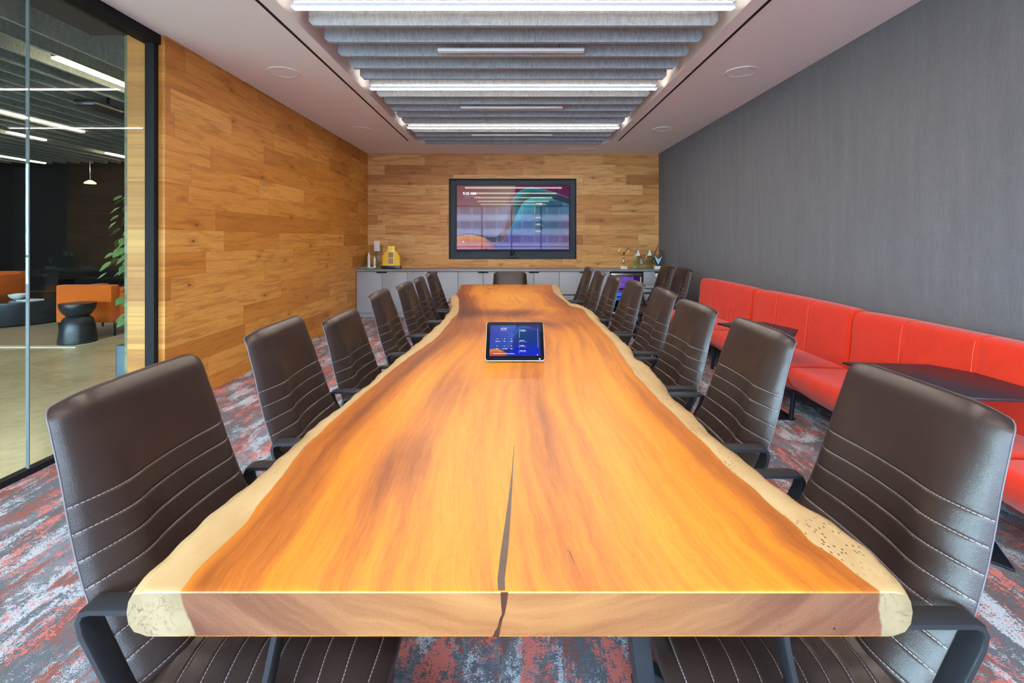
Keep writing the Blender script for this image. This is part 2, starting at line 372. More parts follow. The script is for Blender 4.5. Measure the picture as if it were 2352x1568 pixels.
# lobby shell
struct(build(B(LX, -2.98, YR, YL, 3.2, 3.6), 'ceiling', M['dark_wall']), 'dark open ceiling of the lobby above the felt baffles', 'ceiling')
struct(build(B(LX, -2.98, YL-.8, YL, 0, 3.5), 'wall_lobby_back', M['dark_wall']), 'near-black far wall of the lobby', 'wall')
struct(build(B(LX-.1, LX, YR, YL, 0, 3.6), 'wall_lobby_left', M['dark_wall']), 'dark side wall of the lobby', 'wall')
struct(build(B(-3.3, -2.87, YR, 3.68, 2.94, 3.2), 'trim_2', M['dark_wall']), 'dark bulkhead above the glass on the lobby side', 'trim')
# glazed partition on the left
def sub(parent, mb, name, mat, **k): return build(mb, name, mat, parent, **k)
g = bpy.data.objects.new('window_1', None); C.objects.link(g); struct(g, 'frameless glass partition pane nearest the oak wall', 'window')
sub(g, B(-2.79, -2.775, 2.70, 3.59, .03, 2.85), 'glass_pane', M['glass'])
g = bpy.data.objects.new('window_2', None); C.objects.link(g); struct(g, 'long glass partition pane left of the clear joint', 'window')
sub(g, B(-2.79, -2.775, YR+.05, 2.69, .03, 2.85), 'glass_pane', M['glass'])
sub(g, B(-2.792, -2.774, 2.692, 2.698, .03, 2.85), 'clear_joint', M['clear_joint'])
struct(build(B(-2.83, -2.72, YR, 3.63, 2.845, 2.92), 'trim_3', M['frame_black']), 'black header rail over the glass partition', 'trim')
struct(build(B(-2.81, -2.76, YR, 3.63, 0, .035), 'trim_4', M['frame_black']), 'black floor track under the glass partition', 'trim')
struct(build(B(-2.81, -2.74, 3.585, 3.63, 0, 2.92), 'trim_5', M['frame_black']), 'black upright post between glass and oak wall', 'trim')
# window wall behind the camera
wi = 3
for nm, x0, x1, zt in (('room', -2.86, WX, 2.86), ('lobby', LX, -2.9, 3.4)):
    g = bpy.data.objects.new('window_%d' % wi, None); C.objects.link(g); wi += 1
    struct(g, 'full-height window of the '+nm+' behind the viewer', 'window')
    mb = MB(); nw = max(2, round((x1-x0)/1.35))
    for i in range(nw+1):
        xx = x0+(x1-x0)*i/nw; mb.box(xx-.03, xx+.03, YR-.08, YR, 0, zt)
    mb.box(x0, x1, YR-.08, YR, 0, .08); mb.box(x0, x1, YR-.08, YR, zt-.02, zt+.9); mb.box(x0, x1, YR-.08, YR, .95, 1.0)
    sub(g, mb, 'frame', M['frame_black']); sub(g, B(x0, x1, YR-.05, YR-.04, .05, zt), 'glass_pane', M['outer_glass'])
# building opposite and ground outside (seen only as reflections)
mb = MB(); mb2 = MB()
for k in range(7): mb.box(-70, 70, -96, -95, -8+k*3.4, -6.5+k*3.4); mb2.box(-70, 70, -95.9, -95.3, -6.5+k*3.4, -4.6+k*3.4)
for k in range(48): mb.box(-70+k*3, -69.8+k*3, -95.25, -95.1, -8, 15.8)
t = thing('office_building', 'white banded office building across the street, mirrored in the wall screen', 'building', (0, 0, 0))
build(mb, 'facade', simple('pale_facade', (.33, .34, .38, 1), .7), t); build(mb2, 'window_band', simple('facade_glass', (.05, .07, .09, 1), .1), t)
struct(build(B(-100, 100, -110, YR-.1, -8.2, -8), 'ground', simple('asphalt', (.12, .12, .13, 1), .9)), 'street outside the windows', 'ground')

# ------------------------------------------------------------------ ceiling fittings
for sx, end in ((-1, 'left'), (1, 'right')):
    tag(build(B(sx*1.688-.011, sx*1.688+.011, -4.2, 7.53, ZC-.003, ZC+.004), 'slot_diffuser', M['slot']),
        'long black air slot in the white ceiling on the %s of the recess' % end, 'air vent')
for x, y, lb in ((-2.16, 4.43, 'near left, above the oak wall'), (2.145, 4.42, 'near right, above the grey wall'), (-2.185, 6.73, 'far left, by the oak corner'), (2.14, 6.73, 'far right, by the grey corner')):
    t = thing('ceiling_speaker', 'round flush white ceiling speaker at the '+lb, 'speaker', (x, y, ZC))
    build(MB().lathe([(.128, 0.0), (.128, -.004), (.0, -.0045)], n=40), 'grille', M['ceiling'], t, smooth=True)
    build(MB().lathe([(.143, .0), (.143, -.006), (.137, -.008), (.131, -.006), (.131, .0)], n=40), 'rim', M['white'], t, smooth=True)
tag(build(B(.97, 1.42, 8.14, 8.48, ZC-.003, ZC+.001), 'access_panel', M['ceiling'], bevel=.001), 'flush white access panel in the ceiling near the far wall', 'panel')
HB = 1.55; SP = .2845; Y0 = F*HB*.001883; BX = 1.487; ZB = HC+HB
def baffle_mb(x0, x1, y0, z0, h, t):
    c = .03; mb = MB(); 
    poly = [(x0, z0+h), (x0, z0+c), (x0+c, z0), (x1-c, z0), (x1, z0+c), (x1, z0+h)]
    return mb.prism(poly, -t/2, t/2, fn=lambda a, b, d: (a, y0+d, b))
names = {0: 'nearest', 6: 'middle', 12: 'farthest'}; ordn = ['first', 'second', 'third', 'fourth', 'fifth', 'sixth', 'seventh', 'eighth', 'ninth', 'tenth', 'eleventh', 'twelfth', 'thirteenth', 'fourteenth', 'fifteenth', 'sixteenth', 'seventeenth', 'eighteenth', 'nineteenth', 'twentieth', 'twenty-first', 'twenty-second', 'twenty-third', 'twenty-fourth', 'twenty-fifth']
for k in range(-25, 17):
    y = Y0+SP*k
    if y < RY0+.1 or y > RY1-.03: continue
    hw = BX if y < RY1-.30 else BX-.34*(1-math.sqrt(max(0, 1-((y-(RY1-.30))/.34)**2)))
    lit = k % 6 == 0
    if lit:
        nm = {0: 'nearest in view', 6: 'middle one in view', 12: 'farthest'}.get(k, 'overhead, %s on the camera side' % ordn[-k//6-1])
        t = thing('linear_light', 'glowing warm linear light spanning the felt baffles, '+nm, 'ceiling light', (0, y, ZB))
        build(baffle_mb(-hw, hw, 0, .02, .26, .032), 'felt_housing', M['felt'], t)
        mb = MB(); mb.box(-hw+.015, hw-.015, -.030, -.024, -.006, .016); mb.box(-hw+.015, hw-.015, .024, .030, -.006, .016); mb.box(-hw+.005, -hw+.015, -.03, .03, -.006, .016); mb.box(hw-.015, hw-.005, -.03, .03, -.006, .016); build(mb, 'trim_lip', M['white'], t)
        build(B(-hw+.016, hw-.016, -.0235, .0235, -.009, .004), 'diffuser', M['strip'], t)
    else:
        if k < 0: lb = 'grey felt baffle above the viewer, %s on the camera side of the nearest lit strip' % ordn[-k-1]
        else: lb = 'grey felt ceiling baffle, %s one beyond the %s lit strip' % (ordn[k % 6-1], names[k//6*6])
        t = thing('felt_baffle', lb, 'ceiling baffle', (0, y, ZB), group='felt baffles in the ceiling recess')
        m1 = baffle_mb(-hw, .182-.003*max(k, 0), 0, 0, .28, .036); m2 = baffle_mb(.185-.003*max(k, 0), hw, 0, 0, .28, .036)
        m1.v = [(x if x < 0 else .182-.003*max(k, 0), yy, z) for x, yy, z in m1.v]; m2.v = [(x if x > .3 else .1845-.003*max(k, 0), yy, z) for x, yy, z in m2.v]
        build(m1, 'left_panel', M['felt'], t); build(m2, 'right_panel', M['felt'], t)
for k, lb in ((2.62, 'nearest in view'), (8.6, 'middle'), (13.8, 'farthest')):
    y = Y0+SP*k
    t = thing('sensor_bar', 'slim white bar slung between the felt baffles, '+lb+' of three', 'ceiling bar', (-.02, y, ZB))
    build(B(-.605, .605, -.028, .028, -.004, .022), 'housing', M['white'], t, bevel=.004)
    for sx in (-.4, .4): build(B(sx-.004, sx+.004, -.004, .004, .02, .45), 'hanger', M['steel'], t)

# lobby baffles and lights
n = 0
lits = {2.52*HB: [(4.0, 7.2)], 4.0*HB: [(-1., 2.), (4.2, 6.78)], 4.72*HB: [(6.8, 7.35), (8.45, 9.3)], 6.17*HB: [(6.0, 9.6)]}
for i in range(30):
    x = -(2.31*HB+.283*i)
    if x < -12.6: break
    n += 1
    tag(build(B(x-.015, x+.015, -4.4, 9.7, ZB, ZB+.30), 'felt_baffle', M['felt_lobby']),
        'long dark felt baffle over the lobby, number %d counting from the glass' % n, 'ceiling baffle', 'felt baffles over the lobby')
i = 0
for xx, segs in lits.items():
    for (a, b) in segs:
        i += 1
        t = thing('linear_light', 'thin warm linear light in the lobby ceiling, %s counting out from the glass' % ordn[i-1], 'ceiling light', (-xx, 0, ZB-.02))
        build(B(-.022, .022, a, b, 0, .02), 'diffuser', M['strip_lobby'], t); build(B(-.025, .025, a, b, .02, .3), 'housing', M['frame_black'], t)
t = thing('ceiling_projector', 'flat black box slung under the lobby felt baffles', 'ceiling fixture', (0, 0, 0))
build(B(-4.78, -4.55, 5.1, 5.75, 2.80, 2.87), 'body', M['dark_plastic'], t, bevel=.02); build(B(-4.67, -4.65, 5.4, 5.42, 2.87, 3.2), 'rod', M['frame_black'], t)
t = thing('pendant_lamp', 'small white pendant lamp glowing at the dark end of the lobby', 'pendant lamp', (-8.55, 9.5, 2.50))
build(MB().lathe([(.0, .03), (.03, .03), (.09, -.01), (.1, -.04), (.0, -.045)]), 'lamp_shade', M['bulb'], t, smooth=True); build(MB().tube([(0, 0, .03), (0, 0, .70)], .006), 'cord', M['steel'], t)

# ------------------------------------------------------------------ the live edge table
TT = .75; TH = .078
def P(x, y, drop=.6): return (drop*F/(y-548), (x-1179)/(y-548)*drop)     # (depth, X) of a point on the top
LO = [(281,1358),(311,1320),(351,1282),(421,1222),(512,1144),(552,1111.6),(602.5,1074),(652.8,1031),(693,991),(728,966),(773,931),(828.6,888),(900,827.7),(940,797),(976.9,766),(995.6,750),(1016,732),(1021,723),(1033.8,708.4),(1032.6,699),(1033.8,688),(1032.6,679.5),(1043,675),(1050.9,667.6),(1056.8,655.6),(1057,653)]
LI = [(411.6,1358),(451.8,1307.6),(502,1262),(552,1212),(602.5,1149),(652.8,1086.5),(698,1026),(733,996),(778,953),(828.6,910.7),(900,850.4),(950,812),(999,778),(1019.4,756),(1029.6,744),(1038,732),(1051.7,718.6),(1053.4,693),(1050.9,679.5),(1045,674),(1050,667),(1055,655),(1055,653)]
RO = [(2105,1353),(2082.6,1325),(2032,1277.5),(1972,1232),(1911.8,1187),(1861.5,1157),(1811,1121.7),(1740.9,1071.5),(1660.5,1008.6),(1610,961),(1560,915.7),(1543,900),(1524,873.6),(1508.7,852.5),(1487.7,833.4),(1464.7,820),(1457,806.6),(1443.7,789.4),(1422.6,770.3),(1401.6,753),(1378.6,732),(1372.9,722.4),(1355.7,709),(1336.5,699.5),(1315.5,694.7),(1298.3,681.3),(1290.6,668.9),(1284,655.5),(1281,653)]
RI = [(2022,1358),(1972,1322.7),(1911.8,1275),(1861.5,1242),(1831,1207),(1781,1167),(1731,1121.7),(1675.6,1076.5),(1620,1021),(1560,963.4),(1497,900),(1480,881),(1460.9,862),(1443.7,837),(1422.6,806.6),(1405.4,781.7),(1384.4,758.8),(1363,737.7),(1348,722.4),(1340,711),(1327,706),(1311.7,703),(1300,693.7),(1284.9,682),(1271.5,670.8),(1268.6,655),(1268,653)]
tabs = []
for T_ in (LO, LI, RO, RI): tabs.append(sorted(P(*q) for q in T_))
YF, YE = .80, 6.17
def gauss(x, y, cx, cy, sx, sy): return math.exp(-((x-cx)/sx)**2-((y-cy)/sy)**2)
def slab(y0, y1, name, front, parent):
    ys = []; y = y0
    while y < y1-.001: ys.append(y); y += .014 if y < 1.0 else .022
    ys.append(y1)
    if front: ys = [y0, y0+.001, y0+.003]+[q for q in ys if q > y0+.004]
    NX = 56; rings = []; data = []
    for y in ys:
        lo, li, ro, ri = [catmull(t_, y) for t_ in tabs]
        if y < YF+.12:                      # rounded near corners
            k = 1-(y-YF)/.12; dk = .008*(1-math.sqrt(max(0, 1-k*k*.98)))
            lo += dk*1.0; ro -= dk*1.0
        ez = 0
        if front and y < y0+.003: ez = .003*(1-math.sqrt(max(0, 1-(1-(y-y0)/.003)**2)))
        lo += .004*math.sin(y*23)+.002*math.sin(y*71+1); ro += .004*math.sin(y*19+2)+.002*math.sin(y*63)
        rg = []
        tw = .030; top = TT-ez
        # top, left edge to right edge
        for i in range(NX+1):
            f_ = i/NX; xx = lo+tw+(ro-lo-2*tw)*f_; rg.append((xx, y, top))
        for a, b in ((.012, -.006), (.003, -.018), (0., -.036), (.004, -.056), (.014, -.070), (.034, -TH+ez)): rg.append((ro-a, y, TT+b-(ez if b == -.006 else 0)))
        for i in range(11): rg.append((ro-.05-(ro-lo-.1)*i/10, y, TT-TH+ez))
        for a, b in ((.034, -TH+ez), (.012, -.068), (.003, -.054), (0., -.036), (.003, -.018), (.012, -.006)): rg.append((lo+a, y, TT+b-(ez if b == -.006 else 0)))
        rings.append(rg)
        for q in rg:
            sapd = max(li-q[0], q[0]-ri); u = (q[0]-li)/(ri-li)
            data.append((sapd, u, y, li, ri))
    mb = MB(); mb.loops(rings, cap=False)
    nr = len(rings[0]); nface_side = len(mb.f)
    # end caps as grids between top row and bottom row
    def cap(ring_i, mi):
        rg = rings[ring_i]; xs0, xs1 = rg[0][0]-.0, rg[NX][0]; base = len(mb.v); R = 10; allr = []
        y = rg[0][1]
        lo_, ro_ = min(p[0] for p in rg), max(p[0] for p in rg)
        prof = [(.030, 0.), (.012, -.006), (.003, -.018), (0., -.036), (.003, -.055), (.013, -.069), (.034, -TH)]
        for a, b in prof:
            z = TT+b
            if b == 0.: z = rg[0][2]
            if b == -TH: z = TT-TH+(TT-rg[0][2])
            allr.append([(lo_+a+(ro_-lo_-2*a)*i/NX, y, z) for i in range(NX+1)])
        mb.add([p for r in allr for p in r], [(i*(NX+1)+j, i*(NX+1)+j+1, (i+1)*(NX+1)+j+1, (i+1)*(NX+1)+j) for i in range(len(allr)-1) for j in range(NX)], mi)
        lo, li, ro, ri = [catmull(t_, y) for t_ in tabs]
        for r in allr:
            for q in r:
                dz = (TT-q[2]); li2 = li+dz*.35; data.append((max(li2-q[0], q[0]-ri-.0*dz), (q[0]-li)/(ri-li), y, li, ri))
    cap(0, 1); cap(-1, 1)
    o = build(mb, name, [M['slab'], M['endgrain']], parent, smooth=True, fix=False)
    me = o.data
    bm = bmesh.new(); bm.from_mesh(me); bmesh.ops.recalc_face_normals(bm, faces=bm.faces); bm.to_mesh(me); bm.free()
    for an, ty in (('sap', 'FLOAT'), ('gr', 'FLOAT_VECTOR'), ('dk', 'FLOAT')): me.attributes.new(an, ty, 'POINT')
    a1, a2, a3 = (me.attributes[q] for q in ('sap', 'gr', 'dk'))
    for i, (sd, u, y, li, ri) in enumerate(data):
        x = me.vertices[i].co.x; a1.data[i].value = sd
        # figure near the far crotch bends the grain sideways
        bend = .20*gauss(x, y, .0, 4.55, .30, .75)*math.sin((x)*7)+.12*gauss(x, y, .12, 3.55, .22, .30)
        rad = math.hypot((x+.0)*1.5, (y-4.55)*.55); sw = math.exp(-(rad/.42)**2)
        gu = u*1.05*(1-sw)+rad*1.7*sw+bend
        a2.data[i].vector = (gu, y*(1-.55*sw)-(.8*(1-abs(2*u-1)) if y > 3.5 else 0)*gauss(0, y, 0, 4.1, 1, .5), 0)
        d = 0
        d += 1.25*gauss(u, y, .02, 4.6, .18, 1.5)+1.1*gauss(u, y, 1.02, 4.5, .17, 1.2)   # darker rims beyond the joint
        d += .95*gauss(x, y, -.05, 3.78, .38, .22)+.70*gauss(x, y, .25, 3.30, .22, .2)+.60*gauss(x, y, -.18, 3.15, .14, .35)
        d += .45*gauss(u, y, .04, 1.5, .05, 1.4)+.45*gauss(u, y, .985, 1.15, .035, .7)+.30*gauss(u, y, .0, 2.5, .10, .9)
        d += .35*gauss(x, y, -.22, 1.9, .10, .25)+.55*gauss(x, y, -.30, 1.25, .07, .22)+.35*gauss(x, y, .10, 1.7, .04, .5)-.6*gauss(x, y, 0, 4.9, .24, .6)
        d += .30*gauss(x, y, -.3, 6.1, .5, .1)
        a3.data[i].value = d
    return o
def slab_mat():
    m = NT('monkeypod_slab'); gr = m.attr('gr', 'Vector'); s = m.sep(gr); sap = m.attr('sap'); dk = m.attr('dk'); p = m.pos(); ps = m.sep(p)
    v = m.comb(m.math('MULTIPLY', s[0], 1.), m.math('MULTIPLY', s[1], .10), 0.)
    wob = m.noise(m.vmul(p, (1, .6, 1)), 2.2, 3, .5)
    v2 = m.comb(m.math('ADD', s[0], m.math('MULTIPLY', wob, .05)), m.math('MULTIPLY', s[1], .055), 1.)
    big = m.noise(v2, 6.5, 4, .62, .2); mid = m.noise(m.vmul(v2, (1, .9, 1)), 26, 4, .65, .15); fine = m.noise(m.vmul(v2, (1, 1.2, 1)), 190, 3, .7)
    f_ = m.math('ADD', m.math('MULTIPLY', big, .48), m.math('MULTIPLY', mid, .34)); f_ = m.math('ADD', f_, m.math('MULTIPLY', fine, .18))
    f_ = m.math('SUBTRACT', f_, m.math('MULTIPLY', dk, .27))
    heart = m.ramp(f_, [(.16, srgb(74, 34, 14)), (.30, srgb(128, 68, 26)), (.41, srgb(164, 94, 32)), (.51, srgb(192, 120, 30)), (.61, srgb(204, 136, 38)), (.73, srgb(214, 152, 56))])
    pore = m.noise(m.vmul(v2, (1, 3.5, 1)), 300, 2, .6)
    heart = m.mix(m.math('MULTIPLY', m.smooth(pore, .55, .72), .35), heart, srgb(140, 72, 24))
    # sapwood
    sn = m.noise(m.vmul(p, (1, .35, 1)), 9, 4, .6); sc = m.ramp(sn, [(.3, srgb(156, 127, 87)), (.5, srgb(170, 145, 105)), (.7, srgb(180, 158, 119))])
    st = m.smooth(m.noise(m.vmul(p, (1, .6, 1)), 5.5, 5, .7, 1.), .60, .74); sc = m.mix(m.math('MULTIPLY', st, .4), sc, srgb(120, 112, 92))
    vd, vc = m.vor2(m.vmul(p, (1, .55, 1)), 105); pit = m.math('MULTIPLY', m.math('LESS_THAN', vd, .19), m.math('GREATER_THAN', m.sep(vc)[0], .5))
    zone = m.math('MULTIPLY', m.smooth(m.noise(p, 4.5, 2), .36, .50), m.math('MULTIPLY', m.math('GREATER_THAN', ps[0], 0), m.math('LESS_THAN', ps[1], 2.2)))
    sc = m.mix(m.math('MULTIPLY', m.math('MULTIPLY', pit, zone), .85), sc, srgb(74, 52, 34))
    e = m.math('ADD', sap, m.math('MULTIPLY', m.math('SUBTRACT', m.noise(p, 9, 3), .5), .014))
    edge = m.smooth(e, -.0025, .0025)
    rim = m.math('MULTIPLY', m.smooth(e, -.035, 0.), .35); heart = m.mix(rim, heart, srgb(150, 84, 32))
    c = m.mix(edge, heart, sc)
    # small cracks and knots round the far swirl
    kd = m.noise(m.vmul(p, (1, .35, 1)), 16, 4, .7, 1.6); zone2 = m.math('MULTIPLY', m.math('GREATER_THAN', ps[1], 4.15), m.math('LESS_THAN', m.math('ABSOLUTE', m.math('SUBTRACT', kd, .5)), .006))
    zone2 = m.math('MULTIPLY', zone2, m.smooth(m.noise(p, 3.1, 2), .52, .62)); c = m.mix(m.math('MULTIPLY', zone2, .7), c, srgb(60, 30, 14))
    return m.bsdf(c, m.math('ADD', .30, m.math('MULTIPLY', fine, .08)), bump=m.bump(fine, .05, .001), spec=.3)
def endgrain_mat():
    m = NT('monkeypod_end_grain'); sap = m.attr('sap'); p = m.pos(); s = m.sep(p)
    ax = m.math('SUBTRACT', s[0], .02); rad = m.math('SQRT', m.math('ADD', m.math('MULTIPLY', m.math('MULTIPLY', ax, ax), .35), m.math('POWER', m.math('SUBTRACT', s[2], .98), 2.)))
    wob = m.noise(p, 5, 3, .55)
    v = m.comb(m.math('ADD', m.math('MULTIPLY', rad, 1.), m.math('MULTIPLY', wob, .05)), m.math('MULTIPLY', s[0], .08), 0.)
    a = m.noise(v, 20, 3, .6); b = m.noise(v, 75, 3, .6); gsp = m.noise(p, 330, 2, .6)
    f_ = m.math('ADD', m.math('MULTIPLY', a, .55), m.math('ADD', m.math('MULTIPLY', b, .25), m.math('MULTIPLY', gsp, .2)))
    tint = m.smooth(m.math('ABSOLUTE', s[0]), .05, .55)
    c1 = m.ramp(f_, [(.3, srgb(96, 56, 32)), (.45, srgb(128, 82, 46)), (.6, srgb(146, 100, 58)), (.75, srgb(154, 112, 70))])
    c2 = m.ramp(f_, [(.3, srgb(64, 36, 26)), (.45, srgb(92, 56, 40)), (.6, srgb(114, 76, 54)), (.75, srgb(128, 92, 66))])
    c = m.mix(tint, c1, c2)
    sc = m.ramp(m.noise(p, 14, 4), [(.3, srgb(114, 96, 70)), (.6, srgb(138, 120, 92))])
    cr = m.noise(p, 26, 4, .7, 1.2); ln = m.math('MULTIPLY', m.math('LESS_THAN', m.math('ABSOLUTE', m.math('SUBTRACT', cr, .5)), .010), m.smooth(m.noise(m.comb(s[0], 0., s[2]), 7, 2), .45, .55))
    sc = m.mix(m.math('MULTIPLY', ln, .7), sc, srgb(70, 60, 50)); stn = m.smooth(m.noise(m.vmul(p, (1, 1, .4)), 14, 4, .6), .55, .7); sc = m.mix(m.math('MULTIPLY', stn, .45), sc, srgb(112, 108, 98))
    edge = m.smooth(m.math('ADD', sap, m.math('MULTIPLY', m.math('SUBTRACT', m.noise(p, 22, 3), .5), .015)), -.003, .003)
    c = m.mix(edge, c, sc)
    return m.bsdf(c, .34, spec=.4, bump=m.bump(gsp, .05, .001))
M['slab'] = slab_mat(); M['endgrain'] = endgrain_mat(); M['resin'] = grainy('dark_resin', (.045, .016, .008, 1), .3, amt=.5, scale=60, bs=.02)
table = thing('conference_table', 'long live-edge wooden slab conference table on black steel legs in the middle of the room', 'table', (0, 0, 0))
slab(YF, 3.499, 'near_slab', True, table)
slab(3.501, YE, 'far_slab', False, table)
# resin filled crack running up the near slab and down the front
ck = [(1181,1022,1),(1177,1080,3),(1172,1140,7),(1166,1200,12),(1158,1270,17),(1151,1330,17),(1152,1356,16)]
vs_ = []; 
for x, y, wd in ck:
    a = P(x-wd/2, y); b = P(x+wd/2, y); vs_ += [(a[1], a[0], TT+.0006), (b[1], b[0], TT+.0006)]
mb = MB(); nck = len(ck)
vs_ += [(x, y, TT-.004) for x, y, z in vs_]
mb.add(vs_, [(2*i, 2*i+1, 2*i+3, 2*i+2) for i in range(nck-1)]+[(2*nck+2*i, 2*nck+2*i+2, 2*nck+2*i+3, 2*nck+2*i+1) for i in range(nck-1)]+[(2*i, 2*i+2, 2*nck+2*i+2, 2*nck+2*i) for i in range(nck-1)]+[(2*i+1, 2*nck+2*i+1, 2*nck+2*i+3, 2*i+3) for i in range(nck-1)])
fr = [(1150,1167,1358),(1151,1164,1385),(1153,1159,1410),(1147,1154,1422),(1143,1150,1440),(1136,1148,1452),(1131,1146,1463)]
fv = []
for x0, x1, y in fr:
    z = TT-(y-1358)/106*TH; z = min(z, TT-.001); fv += [((x0-1179)*YF/F, YF-.0006, z), ((x1-1179)*YF/F, YF-.0006, z)]
fv += [(x, y+.004, z) for x, y, z in fv]; nf = len(fr)
mb.add(fv, [(2*i, 2*i+1, 2*i+3, 2*i+2) for i in range(nf-1)]+[(2*nf+2*i, 2*nf+2*i+2, 2*nf+2*i+3, 2*nf+2*i+1) for i in range(nf-1)]+[(2*i, 2*i+2, 2*nf+2*i+2, 2*nf+2*i) for i in range(nf-1)]+[(2*i+1, 2*nf+2*i+1, 2*nf+2*i+3, 2*i+3) for i in range(nf-1)])
build(mb, 'resin_crack', M['resin'], table)['label'] = 'dark brown resin filling the crack'
# fine cracks / worm hole on the front, small splits on top
def crack(pts, wd=.0012):
    mb = MB(); mb.tube(pts, [wd*.3]+[wd]*(len(pts)-2)+[wd*.3], 6); return mb
for pl in ([(563,1412),(570,1440),(576,1460)], [(1785,1418),(1790,1434),(1800,1462)], [(845,1395),(835,1410),(822,1428)], [(995,1382),(993,1387),(992,1392)], [(1725,1412),(1729,1419),(1732,1424)]):
    build(crack([((x-1179)*YF/F, YF+.0006, TT-(y-1358)/106*TH) for x, y in pl], .0008), 'small_crack', M['resin'], table)
hc_ = ((1916-1179)*YF/F, YF-.0003, TT-(1444-1358)/106*TH)
build(MB().tube([hc_, (hc_[0], YF+.004, hc_[2])], .0022, 10), 'worm_hole', M['resin'], table)
for pl in ([(1168,688),(1172,683),(1171,678)], [(1176,677),(1186,687),(1196,697)], [(1305,1262),(1312,1275),(1320,1298)], [(1208,654.5),(1200,657),(1195,660)], [(1115,660),(1124,663),(1130,662)]):
    build(crack([(P(x, y)[1], P(x, y)[0], TT+.0002) for x, y in pl], .0030 if pl[0][1] < 700 else .0010), 'small_crack', M['resin'], table)
for y in (1.18, 5.45):
    for sx in (-1, 1):
        mb = MB(); mb.prism([(sx*.27-.022, .672), (sx*.27+.022, .672), (sx*.36+.022, 0), (sx*.36-.022, 0)], 0, .08, fn=lambda a, b, d, y=y: (a, y-.04+d, b)); build(mb, 'leg', M['black'], table, bevel=.002)
    build(B(-.33, .33, y-.04, y+.04, .662, .672), 'top_plate', M['black'], table)
    build(B(-.34, .34, y-.04, y+.04, 0, .012), 'foot_plate', M['black'], table)
build(B(-.05, .05, 1.2, 5.4, .60, .66), 'stretcher', M['black'], table)

